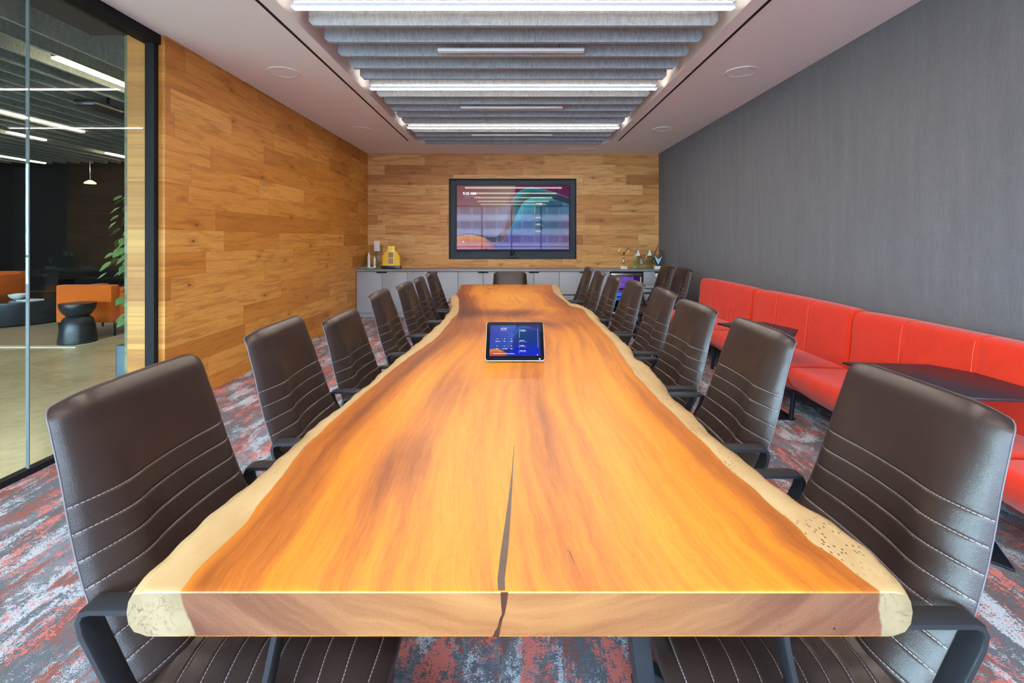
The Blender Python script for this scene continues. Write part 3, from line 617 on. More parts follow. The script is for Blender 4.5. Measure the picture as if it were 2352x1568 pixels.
# ------------------------------------------------------------------ conference chairs
def build_chair():
    root = thing('conference_chair', '-', 'chair')
    prof = [(-.432,1.024),(-.408,.998),(-.394,.955),(-.372,.88),(-.352,.80),(-.332,.73),(-.305,.655),(-.272,.59),(-.235,.53),(-.205,.475)]
    # resample by arc length
    def resample(prof, ss):
        L = [0]
        for a, b in zip(prof, prof[1:]): L.append(L[-1]+math.dist(a, b))
        tx = [(l, p[0]) for l, p in zip(L, prof)]; tz = [(l, p[1]) for l, p in zip(L, prof)]
        return [(catmull(tx, s), catmull(tz, s)) for s in ss], L[-1]
    def pad(prof, wf, th, s0, ds, amp, ng, rtop, rbot, name, mat, flip=1):
        _, L = resample(prof, [0]); grooves = [s0+ds*k for k in range(ng) if s0+ds*k < L-.02]
        ss = set([round(L*i/44, 5) for i in range(45)]+[rtop*(1-math.cos(i*PI/2/8)) for i in range(9)]+[L-rbot*(1-math.cos(i*PI/2/6)) for i in range(7)])
        for gk in grooves: ss |= {round(gk+d, 5) for d in (-.010, -.006, -.003, -.0012, 0, .0012, .003, .006, .010)}
        ss = sorted(s for s in ss if 0 <= s <= L); ss = [s for i, s in enumerate(ss) if i == 0 or s-ss[i-1] > .0006]
        pts, _ = resample(prof, ss); rings = []; sv = []
        NF = 30
        us = [math.sin((i/NF-.5)*PI)*.5+(i/NF-.5) for i in range(NF+1)]; us = [u/us[-1] for u in us]
        for i, s in enumerate(ss):
            a = pts[max(i-1, 0)]; b = pts[min(i+1, len(ss)-1)]; tx, tz = b[0]-a[0], b[1]-a[1]; l = math.hypot(tx, tz); tx /= l; tz /= l
            nx, nz = (-tz*flip, tx*flip)            # forward normal
            w_ = wf(s/L); e = 1.
            if s < rtop: k = 1-s/rtop; w_ -= rtop*.8*(1-math.sqrt(max(0, 1-k*k))); 
            if s > L-rbot: k = 1-(L-s)/rbot; w_ -= rbot*.8*(1-math.sqrt(max(0, 1-k*k)))
            tr = .022; et = min(s, L-s)
            if et < tr: e = math.sqrt(max(.02, 1-(1-et/tr)**2))
            gv = 0
            for gk in grooves: gv += .0022*math.exp(-((s-gk)/.0028)**2)
            am = amp(s/L); rg = []; rl = .022 if name == 'backrest' else .006
            for u in us:
                au = abs(u); rnd = (1-au**5)**.5 if au < 1 else 0
                bol = am*(math.exp(-((au-.66)/.24)**2)-.45*math.exp(-(u/.40)**2))
                roll = rl*(max(0, au-.68)/.32)**2; f_ = (th*.5*rnd*e)+bol*rnd-gv*rnd+.006*(1-u*u)*e-roll
                rg.append((u*w_, f_, 1))
            for u in reversed(us[1:-1]):
                au = abs(u); rnd = (1-au**5)**.5; f_ = -rl*(max(0, au-.68)/.32)**2-(th*.5*rnd*e)+am*.5*(math.exp(-((au-.66)/.3)**2))*rnd*.6
                rg.append((u*w_, f_, 0))
            rings.append([(pts[i][0]+nx*f_, y, pts[i][1]+nz*f_) for y, f_, _ in rg]); sv += [(s, y, fl) for y, f_, fl in rg]
        mb = MB().loops(rings); o = build(mb, name, mat, root, smooth=True, fix=True)
        at = o.data.attributes.new('sv', 'FLOAT_VECTOR', 'POINT')
        for i, q in enumerate(sv): at.data[i].vector = q
        try:
            for e_ in o.data.edges: pass
        except Exception: pass
        # piping along the border
        nn = len(rings[0]); lft = [r[0] for r in rings]; rgt = [r[NF] for r in rings]
        path = list(reversed(lft))+[rings[0][k] for k in range(3, NF-2, 3)]+rgt
        pth = [path[0]]
        for q in path[1:]:
            if math.dist(q, pth[-1]) > .008: pth.append(q)
        build(MB().tube(pth, .0019, 6), 'edge_piping', M['piping'], o, smooth=True)
        return o
    am = lambda q: .020*min(1, max(0, (q-.12)/.35))
    pad(prof, lambda q: .225+.030*min(1, q*1.3), .034, GS0, GDS, am, 9, .036, .03, 'backrest', M['leather_back'], 1)
    sprof = [(-.215,.478),(-.16,.462),(-.06,.458),(.05,.463),(.14,.466),(.20,.458),(.245,.435)]
    pad(sprof, lambda q: .255, .040, .05, .047, lambda q: .010, 10, .03, .06, 'seat', M['leather_seat'], 1)
    build(MB().bar([(-.42, 0, .86), (-.385, 0, .72), (-.345, 0, .60), (-.27, 0, .49), (-.16, 0, .415), (.02, 0, .40)], (0, 1, 0), .09, .016), 'back_support', M['black'], root, smooth=True)
    for sy in (-1, 1):
        y = sy*.272
        top = .660
        path = [(-.02, y, .40), (.028, y, .47), (.060, y, top-.04), (.064, y, top-.015), (.058, y, top-.003), (.042, y, top), (-.285, y, top), (-.300, y, top-.004), (-.306, y, top-.018), (-.300, y, top-.045), (-.19, y, .40), (-.02, y, .40)]
        build(MB().bar(path, (0, 1, 0), .046, .013), 'armrest', M['black'], root, smooth=True)
        build(MB().box(-.12, -.06, min(y, 0), max(y, 0), .392, .408), 'arm_bracket', M['black'], root, bevel=.003)
    build(B(-.12, .10, -.09, .09, .355, .425), 'tilt_mechanism', M['black'], root, bevel=.01)
    mb = MB().lathe([(.026, .0), (.026, .16), (.019, .16), (.019, .36)], (0, 0, .09)); lo = build(mb, 'gas_cylinder', M['black'], root, smooth=True)
    mb = MB(); mb.lathe([(.0, .07), (.05, .07), (.055, .10), (.04, .125), (0, .125)], n=24)
    for k in range(5):
        a = k*2*PI/5+.3; c, s = math.cos(a), math.sin(a)
        mb.bar([(.03*c, .03*s, .103), (.16*c, .16*s, .098), (.31*c, .31*s, .078)], (-s, c, 0), .042, .022)
    build(mb, 'star_base', M['black'], root, smooth=True)
    for k in range(5):
        a = k*2*PI/5+.3; c, s = math.cos(a), math.sin(a); cx, cy = .31*c, .31*s
        mb = MB(); tx, ty = -s, c
        for sgn in (-1, 1):
            ring = []
            for off in (.006, .022):
                ring.append([(cx+c*.026*math.cos(t*2*PI/20)+tx*sgn*off, cy+s*.026*math.cos(t*2*PI/20)+ty*sgn*off, .027+.026*math.sin(t*2*PI/20)) for t in range(20)])
            mb.loops(ring)
        mb.tube([(cx, cy, .03), (cx, cy, .085)], .007, 8)
        mb.tube([(cx+tx*.01, cy+ty*.01, .056), (cx-tx*.01, cy-ty*.01, .056)], .012, 8)
        build(mb, 'caster', M['dark_plastic'], root, smooth=True)
    return root
chair = build_chair(); first = [True]; LOW = ('gas_cylinder', 'star_base', 'caster')
def place_chair(tx, ty, ztop, rz, label, group):
    """tx, ty: where the middle of the back's top stands"""
    c = chair if first[0] else copy_tree(chair); first[0] = False
    off = Matrix.Rotation(rz, 3, 'Z') @ Vector((-.428, 0, 0)); c.location = (tx-off.x, ty-off.y, 0); c.rotation_euler = (0, 0, rz)
    c['label'] = label; c['category'] = 'chair'; c['group'] = group
    dz = ztop-1.025
    for ch in [x for x in C.objects if x.parent == c]:
        if not ch.name.startswith(LOW): ch.location.z = dz
    return c
GL, GR = 'brown leather chairs along the left of the table', 'brown leather chairs along the right of the table'
bl = 'ribbed brown leather chair, '
# first loop uses template itself; its copies must not inherit an offset, so reset
def reset(c):
    for ch in [x for x in C.objects if x.parent == c]: ch.location.z = 0
rows = [(-.93, 1.165, 1.022, .0, bl+'nearest on the left of the table', GL),
 (-.955, 1.90, 1.01, .02, bl+'second from the viewer on the left of the table', GL),
 (-.934, 2.55, .945, -.02, bl+'third from the viewer on the left, lower than the others', GL),
 (-.916, 3.20, .995, .04, bl+'fourth from the viewer on the left of the table', GL),
 (-.887, 3.82, .99, .0, bl+'fifth from the viewer on the left of the table', GL),
 (-.90, 4.45, .982, .05, bl+'sixth from the viewer on the left of the table', GL),
 (-.90, 5.12, .985, -.02, bl+'farthest on the left of the table', GL),
 (.995, 1.16, 1.0, PI, bl+'nearest on the right, beside the big dark side table', GR),
 (.975, 1.85, 1.012, PI-.02, bl+'second from the viewer on the right of the table', GR),
 (.977, 2.50, 1.009, PI+.02, bl+'third from the viewer on the right of the table', GR),
 (1.024, 3.17, 1.009, PI-.03, bl+'fourth from the viewer on the right of the table', GR),
 (.997, 3.82, 1.007, PI+.02, bl+'fifth from the viewer on the right, before the wine cooler', GR),
 (.964, 4.45, .996, PI, bl+'sixth from the viewer on the right of the table', GR),
 (.943, 5.08, .996, PI, bl+'second from the far end on the right', GR),
 (.929, 5.72, .999, PI, bl+'farthest on the right of the table', GR),
 (-.045, 6.56, .892, -PI/2, 'brown leather conference chair at the far head of the table facing the viewer', None),
 (2.32, 7.07, .94, PI+.1, 'dark leather chair parked by the grey wall, nearer the credenza', 'spare chairs by the grey wall'),
 (2.35, 6.47, .935, PI+.1, 'dark leather chair parked by the grey wall, beside the end of the red sofa', 'spare chairs by the grey wall')]
for r in rows:
    if not first[0]: pass
    c = place_chair(*r)
    if r[5] is None: del c['group']

# ------------------------------------------------------------------ red sofas
def sofa(y0, y1, label, dz=0):
    t = thing('bench_sofa', label, 'sofa', (0, (y0+y1)/2, 0), group='orange-red sofa modules along the grey wall'); hl = (y1-y0)/2
    def puff(section, name, bul=.012, r=.03, nseg=60, grooves=()):
        rings = []
        ys = sorted(set([-hl+hl*2*i/nseg for i in range(nseg+1)]+[s_*(hl-r*(1-math.cos(a*PI/12))) for a in range(7) for s_ in (-1, 1)]+[g+d for g in grooves for d in (-.006, -.002, 0, .002, .006)]))
        cx = sum(p[0] for p in section)/len(section); cz = sum(p[1] for p in section)/len(section)
        for y in ys:
            d = hl-abs(y); k = 1 if d > r else math.sqrt(max(.0, 1-(1-d/r)**2)); ins = r*(1-k)*.8
            g_ = sum(.006*math.exp(-((y-g)/.003)**2) for g in grooves)
            cell = bul*(1-(y/hl)**4)-g_
            rg = []
            for x, z in section:
                dx, dz_ = x-cx, z-cz; l = math.hypot(dx, dz_); q = (cell-ins)/l; rg.append((x+dx*q, y, z+dz_*q))
            rings.append(rg)
        return build(MB().loops(rings), name, M['red'], t, smooth=True)
    def rsec(pts, r=.04, n=5):     # rounded polygon
        out = []
        for i, p in enumerate(pts):
            a = Vector(pts[i-1]); b = Vector(p); c = Vector(pts[(i+1) % len(pts)]); rr = min(r, (a-b).length*.45, (c-b).length*.45)
            p0 = b+(a-b).normalized()*rr; p1 = b+(c-b).normalized()*rr
            for k in range(n+1): q = k/n; out.append(tuple(p0*(1-q)**2+b*2*q*(1-q)+p1*q*q))
        return out
    def dense(sec, m=.03):
        out = []
        for a, b in zip(sec, sec[1:]+sec[:1]):
            k = max(1, int(math.dist(a, b)/m))
            out += [(a[0]+(b[0]-a[0])*i/k, a[1]+(b[1]-a[1])*i/k) for i in range(k)]
        return out
    s3 = (-hl/3, hl/3)
    puff(dense(rsec([(2.375, .33), (2.385, .44), (2.425, .84+dz), (2.575, .835+dz), (2.57, .33)], .055)), 'backrest', grooves=s3)
    puff(dense(rsec([(1.955, .33), (1.95, .435), (2.41, .425), (2.40, .27), (2.06, .235)], .06)), 'seat', .014, grooves=())
    for g in s3:
        mb = MB(); mb.tube([(2.372-.004, g+.012, .45), (2.386-.004, g+.012, .60), (2.401-.004, g+.012, .75), (2.414-.004, g+.012, .815)], .0012, 5)
        build(mb, 'back_stitching', M['red_thread'], t)
    build(B(2.10, 2.52, -hl+.05, hl-.05, .215, .255), 'frame', M['frame_black'], t, bevel=.004)
    for x in (2.06, 2.48):
        for yy in ((-hl+.13, hl-.07) if y1 > 6 else (-hl+.13,)): build(MB().tube([(x+.03 if x < 2.2 else x, yy, .235), (x, yy, 0)], .0155, 14), 'leg', M['frame_black'], t, smooth=True)
sofa(4.745, 6.09, 'orange-red upholstered bench sofa module farthest along the grey wall')
sofa(3.365, 4.735, 'orange-red upholstered bench sofa module in the middle, behind the small far side table')
sofa(1.985, 3.355, 'orange-red upholstered bench sofa module behind the large dark side table', -.005)
sofa(.605, 1.975, 'orange-red upholstered bench sofa module nearest the viewer at the right edge', -.005)
def ctable(poly, z, col, foot, label):
    cx = sum(p[0] for p in poly)/len(poly); cy = sum(p[1] for p in poly)/len(poly)
    t = thing('side_table', label, 'side table', (0, 0, 0), group='dark side tables in front of the sofas')
    build(MB().prism(poly, z-.014, z), 'tabletop', M['plum'], t, bevel=.002)
    build(MB().tube([(col[0], col[1], z-.014), (col[0], col[1], .012)], .016, 14), 'post', M['frame_black'], t, smooth=True)
    build(MB().prism(foot, 0, .012), 'foot', M['frame_black'], t, bevel=.002)
ctable([(1.86, 2.66), (2.30, 2.60), (2.53, 2.22), (2.33, 2.02), (2.00, 2.06)], .655, (1.90, 2.40), [(1.80, 2.2), (2.03, 1.90), (2.2, 2.2), (2.25, 2.55), (1.86, 2.6)], 'large dark plum side table with angled corners reaching over the near sofa')
ctable([(1.68, 3.88), (2.10, 3.93), (2.18, 3.60), (1.99, 3.34), (1.80, 3.45)], .655, (1.84, 3.7), [(1.76, 3.5), (2.1, 3.5), (2.1, 3.85), (1.76, 3.85)], 'smaller dark side table farther along the sofas, mostly hidden by a chair')

# ------------------------------------------------------------------ credenza
CF = 8.05; cw = .434; x = -2.685; zt = .79
for k in range(5):
    x0 = x+2*cw*k; x1 = x0+2*cw
    t = thing('base_cabinet', 'grey two-door base cabinet, '+('leftmost, against the oak wall', 'second from the left', 'middle one under the left half of the screen', 'fourth from the left, right of the head chair', 'beside the wine cooler')[k], 'cabinet', (x0, CF, 0), group='grey base cabinets of the credenza')
    build(B(.001, 2*cw-.001, .02, .62, .08, zt), 'body', M['cab_side'], t)
    build(B(.001, 2*cw-.001, .06, .62, 0, .08), 'plinth', M['cab'], t)
    for d in (0, 1):
        dr = build(B(d*cw+.003, (d+1)*cw-.003, 0, .02, .085, zt-.006), 'door', M['cab'], t, bevel=.0015)
        xa = cw-.085 if d == 0 else cw+.002; build(B(xa, xa+.083, -.012, .002, zt-.026, zt-.006), 'handle', M['frame_black'], dr)
xf = x+10*cw
t = thing('wine_cooler', 'undercounter drinks cooler with dark glass door and purple-blue glow inside', 'drinks cooler', (xf, CF, 0))
mb = MB(); mb.box(.004, .57, .55, .6, .02, .775); mb.box(.004, .02, .03, .55, .02, .775); mb.box(.554, .57, .03, .55, .02, .775); mb.box(.004, .57, .03, .55, .02, .04); mb.box(.004, .57, .03, .55, .76, .775)
build(mb, 'cabinet', M['dark_plastic'], t)
mb = MB(); mb.box(.02, .55, 0, .03, .70, .755); mb.box(.02, .55, 0, .03, .05, .09); mb.box(.02, .055, 0, .03, .09, .70); mb.box(.52, .55, 0, .03, .09, .70)
dr = build(mb, 'door', simple('bronze_steel', (.28, .22, .20, 1), .3, .9), t, bevel=.002); build(B(.055, .52, .01, .018, .09, .70), 'glass', M['outer_glass'], dr)
build(MB().tube([(.08, -.03, .728), (.49, -.03, .728)], .008, 10), 'handle', M['steel'], dr, smooth=True)
M['glow_p'] = emit('violet_cooler_light', srgb(110, 60, 190), .8); M['glow_b'] = emit('blue_cooler_light', srgb(40, 110, 240), .9)
build(B(.03, .545, .535, .548, .45, .70), 'violet_light', M['glow_p'], t); build(B(.03, .545, .535, .548, .30, .42), 'blue_light', M['glow_b'], t)
for z in (.16, .28, .42, .56): build(B(.025, .55, .06, .53, z, z+.008), 'shelf', M['steel'], t)
xs = xf+.575
t = thing('base_cabinet', 'grey drawer cabinet with a small white tag, right of the drinks cooler', 'cabinet', (xs, CF, 0))
W_ = WX-xs-.004
build(B(0, W_, .02, .62, .08, zt), 'body', M['cab_side'], t); build(B(0, W_, .06, .62, 0, .08), 'plinth', M['cab'], t)
dr = build(B(.002, W_-.002, 0, .02, .56, zt-.006), 'drawer', M['cab'], t, bevel=.0015); build(B(.19, .29, -.012, .002, zt-.026, zt-.006), 'handle', M['frame_black'], dr)
build(B(.002, W_-.002, 0, .02, .085, .556), 'door', M['cab'], t, bevel=.0015)
build(B(.20, .235, -.014, -.003, .70, .76), 'tag', M['white'], dr)
tag(build(B(-2.688, WX-.004, CF-.012, YB-.002, zt, .82), 'worktop', M['counter'], bevel=.002), 'long grey worktop over the credenza cabinets', 'worktop')

# ------------------------------------------------------------------ wall screen
def mixc(a, b, t): t = max(0, min(1, t)); return tuple(p+(q-p)*t for p, q in zip(a, b))
def picture(u, v, blue=0.):      # u across, v up; crop coordinates of the photographed screen
    X = 210+1900*u; Y = 1270-1080*v
    outer = [(210,1030),(400,985),(600,1012),(760,1055),(860,1050),(930,1010),(980,950),(1050,800),(1100,600),(1150,455),(1220,340),(1320,262),(1450,228),(1600,240),(1800,290),(2110,400)]
    inner = [(210,1050),(400,1022),(640,1062),(800,1150),(900,1160),(980,1135),(1040,1060),(1130,900),(1230,680),(1300,530),(1400,430),(1550,385),(1700,395),(1900,445),(2110,520)]
    yo = catmull(outer, X); yi = catmull(inner, X)
    if Y < yo:
        if X < 1200: c = mixc((150, 92, 98), (160, 132, 122), (X-300)/700); c = mixc(c, (128, 104, 140), (Y-500)/420)
        else: c = (104, 26, 84)
        c = mixc(c, (104, 26, 84), (X-1020-(500-Y)*.5)/260); c = mixc(c, (170, 190, 200), .55*max(0, 1-abs(X-(catmull([(200,1300),(500,1100),(900,960),(1270,700)], Y)))/160) if Y > 500 else 0)
    elif Y > yi:
        if X < 860: c = mixc((246, 150, 40), (196, 76, 84), (Y-yi-30)/170); c = mixc(c, (120, 50, 110), (X-620)/260)
        else:
            c = mixc((0, 176, 184), (30, 96, 150), (Y-yi)/300); c = mixc(c, (92, 60, 150), (Y-760)/320)
            c = mixc(c, (104, 34, 96), (X-1650)/450*(1 if Y > 700 else .5))
    else:
        q = (Y-yo)/max(1, yi-yo)
        if X > 1160: c = mixc((8, 160, 160), (6, 60, 74), q*1.2); c = mixc(c, (10, 40, 50), (X-1600)/500)
        elif X > 960: c = mixc((160, 130, 150), (124, 54, 40), q*2)
        else: c = mixc((30, 40, 84), (40, 30, 70), q)
        if X < 1160: c = mixc(c, (124, 54, 40), .3)
    for yy in (yo, yi):
        if abs(Y-yy) < 8: c = mixc(c, (190, 170, 210), .5)
    if 1512 < X < 2005 and 445 < Y < 1015: c = mixc(c, (10, 44, 66), .55)
    if blue:
        r, g_, b_ = c; l = (r+g_+b_)/3
        keep = 1 if (X < 860 and Y > yi) else 0
        if not keep: c = (min(255, r*.35+8), min(255, g_*.62+18), min(255, l*.9+80))
        if Y > yi and X > 900: c = mixc((0, 60, 140), (0, 40, 210), (Y-700)/400)
    return srgb(*c)
def screen_mesh(nx, nz, fn, name, mat, parent, blue=0.):
    vs_ = [fn(i/nx, j/nz) for j in range(nz+1) for i in range(nx+1)]
    me = bpy.data.meshes.new(name); me.from_pydata(vs_, [], [(j*(nx+1)+i, j*(nx+1)+i+1, (j+1)*(nx+1)+i+1, (j+1)*(nx+1)+i) for j in range(nz) for i in range(nx)])
    ca = me.color_attributes.new('col', 'FLOAT_COLOR', 'POINT')
    for j in range(nz+1):
        for i in range(nx+1): ca.data[j*(nx+1)+i].color = picture(i/nx, j/nz, blue)
    me.materials.append(mat); o = bpy.data.objects.new(name, me); C.objects.link(o); o.parent = parent; return o
def text(s, name, size, loc, rot, mat, parent, align='LEFT', bold=0.):
    cu = bpy.data.curves.new('tmp', 'FONT'); cu.body = s; cu.size = size; cu.align_x = align; cu.offset = bold; cu.extrude = .0003; cu.resolution_u = 3
    to = bpy.data.objects.new('tmp', cu); C.objects.link(to); bpy.context.view_layer.update()
    me = bpy.data.meshes.new_from_object(to.evaluated_get(bpy.context.evaluated_depsgraph_get())); bpy.data.objects.remove(to)
    me.name = name; me.materials.clear(); me.materials.append(mat); o = bpy.data.objects.new(name, me); C.objects.link(o); o.parent = parent; o.location = loc; o.rotation_euler = rot; return o
TY = YB+.03; k_ = TY/F
tv = thing('wall_screen', 'large flat wall screen showing a purple and teal wave picture and the time', 'screen', (0, TY, 0))
X0, X1, Z0, Z1 = (1048-1179)*k_, (1308-1179)*k_, HC-(574-548)*k_, HC+(548-425)*k_
build(B(X0, X1, .0, .06, Z0, Z1), 'housing', M['dark_plastic'], tv, bevel=.003)
ix0, ix1, iz0, iz1 = X0+.010, X1-.010, Z0+.012, Z1-.010
screen_mesh(200, 112, lambda u, v: (ix0+(ix1-ix0)*u, -.002, iz0+(iz1-iz0)*v), 'picture', M['screen'], tv)
def sc(px, py): return (ix0+(ix1-ix0)*(px-210)/1900, -.004, iz0+(iz1-iz0)*(1270-py)/1080)
RT = (PI/2, 0, 0)
text('9:35 AM', 'clock_text', .072, sc(312, 346), RT, M['txt'], tv, bold=.0015)
text('Conference room meeting', 'room_text', .026, sc(340, 381), RT, M['txt_dim'], tv)
text('No meeting', 'status_text', .022, sc(340, 409), RT, M['txt_dim'], tv)
for s_, px, py, sz, mt in (('Available', 1550, 504, .034, 'txt'), ('Until 10:00 AM', 1550, 533, .021, 'txt_dim'), ('July Vote', 1550, 735, .025, 'txt'), ('10:00 AM - 11:00 AM', 1550, 757, .018, 'txt_dim'), ('Available', 1550, 850, .024, 'txt'), ('11:00 AM - 1:00 PM', 1550, 872, .018, 'txt_dim'), ('July Vote', 1550, 966, .025, 'txt'), ('1:00 PM - 2:00 PM', 1550, 988, .018, 'txt_dim')):
    text(s_, 'schedule_text', sz, sc(px, py), RT, M[mt], tv, bold=.0006 if mt == 'txt' else 0)
for ya, yb, mt in ((470, 655, 'txt_green'), (710, 762, 'txt_dim'), (828, 876, 'txt_dim'), (946, 990, 'txt_dim')):
    a = sc(1530, yb); b = sc(1536, ya); build(B(a[0], b[0], -.0045, -.0035, a[2], b[2]), 'schedule_mark', M[mt], tv)
text('Say "Hey, conference room meeting"', 'hint_text', .024, sc(350, 1152), RT, M['txt_dim'], tv)
a = sc(320, 1142); build(MB().tube([(a[0]+.014*math.cos(t*PI/10), -.005, a[2]+.014*math.sin(t*PI/10)) for t in range(21)], .0035, 6, cap=False), 'hint_ring', M['txt'], tv)
wc = thing('conference_camera', 'small black webcam on a clip below the wall screen', 'camera', ((1177-1179)*YB/F, YB+.02, 0))
cz = HC-(590-548)*YB/F
build(B(-.09, .09, -.05, .05, cz-.012, cz+.008), 'base', M['dark_plastic'], wc, bevel=.006)
build(MB().bar([(-.045, 0, cz), (-.03, -.01, cz+.05), (-.028, 0, cz+.10)], (0, 1, 0), .03, .02), 'bracket', M['dark_plastic'], wc); build(MB().bar([(.045, 0, cz), (.03, -.01, cz+.05), (.028, 0, cz+.10)], (0, 1, 0), .03, .02), 'bracket', M['dark_plastic'], wc)
build(MB().lathe([(.0, 0), (.032, .0), (.038, .02), (.038, .05), (.028, .07), (0, .07)], (0, -.01, cz+.05)), 'camera_head', M['dark_plastic'], wc, smooth=True)
build(MB().tube([(0, -.052, cz+.085), (0, -.044, cz+.085)], .014, 14), 'lens', M['frame_black'], wc)
build(MB().tube([(.03, .02, cz+.10), (.06, .03, cz+.13), (.07, .03, cz+.16)], .005, 8), 'cable', M['dark_plastic'], wc, smooth=True)

# ------------------------------------------------------------------ tablet on the table
ang = math.radians(54.5); TW = .289; TL = .206
tb = thing('touch_controller', 'black tabletop touch panel with lit blue meeting screen on the wooden table', 'tablet', ((1183-1179)*2.27/F, 2.272, TT+.001))
tilt = bpy.data.objects.new('display', None)
def tl(a, b, c): # a across, b up the face, c out of the face
    return (a, b*math.cos(ang)-c*math.sin(ang), b*math.sin(ang)+c*math.cos(ang)+.009)
def tprism(x0, x1, y0, y1, r, c0, c1): return MB().prism(rrect(x0, x1, y0, y1, r, 6), c0, c1, fn=tl)
bd = build(tprism(-TW/2, TW/2, 0, TL, .014, -.014, -.0005), 'rim', M['silver'], tb, bevel=.0015)
build(tprism(-TW/2+.002, TW/2-.002, .002, TL-.002, .013, -.004, .001), 'front_glass', simple('black_front_glass', (.004, .004, .006, 1), .06), tb)
bx0, bx1, by0, by1 = -TW/2+.020, TW/2-.020, .024, TL-.020
screen_mesh(120, 80, lambda u, v: tl(bx0+(bx1-bx0)*u, by0+(by1-by0)*v, .0014), 'picture', M['tab_screen'], tb, 1.)
def tx(px, py, c=.0016): return tl(bx0+(bx1-bx0)*(px-425)/1410, by0+(by1-by0)*(1165-py)/840, c)
TR = (ang, 0, 0)
for s_, px, py, sz, mt in (('Conference room', 725, 395, .0052, 'txt_dim'), ('9:36 AM', 725, 442, .0085, 'txt'), ('Meeting details', 725, 478, .005, 'txt_dim'), ('Available', 1280, 478, .0072, 'txt'), ('Until 10:00 AM', 1280, 508, .0042, 'txt_green'), ('July Vote', 1270, 762, .006, 'txt'), ('10:00 AM - 11:00 AM', 1270, 790, .0038, 'txt_dim'), ('Available', 1270, 898, .006, 'txt'), ('11:00 AM - 1:00 PM', 1270, 926, .0038, 'txt_dim'), ('Room Vote', 1270, 1036, .006, 'txt'), ('1:00 PM - 2:00 PM', 1270, 1060, .0038, 'txt_dim'),
        ('Meet now', 585, 778, .0052, 'txt'), ('Call', 810, 778, .0052, 'txt'), ('Share', 1000, 778, .0052, 'txt'), ('Room', 598, 980, .0052, 'txt'), ('Join with ID', 782, 980, .0048, 'txt'), ('More', 1000, 980, .0052, 'txt'), ('This Conference room supports proximity join', 520, 1112, .0055, 'txt')):
    text(s_, 'screen_text', sz, tx(px, py), TR, M[mt], tb, bold=.0001)
M['icon'] = emit('icon_navy', srgb(14, 20, 90), .8)
for px in (632, 832, 1030):
    for py in (705, 900):
        c = tx(px, py); mb = MB().lathe([(.0062, 0), (.0062, .0003), (0, .0003)], n=20); o = build(mb, 'icon_button', M['icon'], tb); o.location = c; o.rotation_euler = TR
        o = build(B(-.0022, .0022, -.0016, .0016, .0003, .0006), 'icon_glyph', M['txt'], tb, bevel=.0005); o.location = c; o.rotation_euler = TR
for px, ya, yb, mt in ((1256, 440, 675, 'txt_green'), (1250, 738, 820, 'txt_dim'), (1246, 870, 948, 'txt_green'), (1244, 1010, 1088, 'txt_dim'), (1775, 420, 945, 'txt_dim')):
    a = tx(px, (ya+yb)/2); h_ = (yb-ya)/840*(by1-by0)/2; o = build(B(-.0009, .0009, -h_, h_, 0, .0003), 'schedule_mark', M[mt], tb); o.location = a; o.rotation_euler = TR
c = tx(1750, 1133); o = build(MB().lathe([(.0036, 0), (.0036, .0003), (0, .0003)], n=16), 'settings_dot', M['txt_dim'], tb); o.location = c; o.rotation_euler = TR
c = tx(1808, 1243, .0012); o = build(MB().prism([(-.004, -.0055), (.0055, 0), (-.004, .0055), (-.004, .002), (.0005, -.0003), (-.004, -.002)], 0, .0003), 'corner_logo', M['txt'], tb); o.location = c; o.rotation_euler = TR
c = tl(0, TL-.010, .0012); o = build(MB().lathe([(.0028, 0), (.0028, .0003), (0, .0003)], n=16), 'camera_lens', simple('lens_grey', (.05, .05, .06, 1), .1), tb); o.location = c; o.rotation_euler = TR
st = MB().prism([(0.004, 0), (.125, 0), (.115, .12)], -TW/2+.03, TW/2-.03, fn=lambda a, b, d: (d, a+.012, b+.0)); build(st, 'stand', M['dark_plastic'], tb, bevel=.002)

# ------------------------------------------------------------------ awards on the credenza
def cz_(px): return (px-1179)*8.30/F
CT = .8205
t = thing('glass_award', 'clear glass pyramid award at the left end of the credenza', 'award', (cz_(838), 8.38, CT))
build(MB().add([(-.10, -.06, .03), (.10, -.06, .03), (.10, .06, .03), (-.10, .06, .03), (0, 0, .30)], [(0, 3, 2, 1), (0, 1, 4), (1, 2, 4), (2, 3, 4), (3, 0, 4)]), 'pyramid', M['award_glass'], t); build(B(-.14, .14, -.09, .09, 0, .03), 'base', M['silver'], t, bevel=.003)
t = thing('acrylic_award', 'tall clear award with a white square top left of the gold tower', 'award', (cz_(856), 8.56, CT))
build(B(-.05, .05, -.012, .012, .30, .49), 'etched_top', M['white'], t, bevel=.003); build(B(-.035, .035, -.01, .01, .02, .30), 'stem', M['award_glass'], t, bevel=.003); build(B(-.06, .06, -.04, .04, 0, .02), 'base', M['award_glass'], t, bevel=.003)
t = thing('tower_award', 'pair of white tower figures on a small glass plinth', 'award', (cz_(857), 8.20, CT))
build(B(-.09, .09, -.05, .05, 0, .03), 'plinth', M['award_glass'], t, bevel=.003)
for x_, h_, r_ in ((-.045, .30, .022), (.055, .23, .018)):
    build(MB().lathe([(r_*1.5, .03), (r_, .05), (r_, h_*.75), (r_*.6, h_*.85), (0.001, h_)], (x_, 0, 0), 10), 'tower', M['white'], t)
t = thing('gold_award', 'yellow-gold stepped skyscraper award on a black base', 'award', (cz_(900), 8.28, CT))
build(B(-.165, .165, -.06, .06, 0, .055), 'base', simple('black_award_base', (.012, .02, .03, 1), .25), t, bevel=.004)
mb = MB()
st_ = [(-.15, .055)]
for i in range(5): st_ += [(-.15+.022*i, .24+.028*i), (-.15+.022*(i+1), .24+.028*i)]
st_ += [(-x_, z_) for x_, z_ in reversed(st_)]
mb.prism(st_, -.03, .03, fn=lambda a, b, d: (a, d, b))
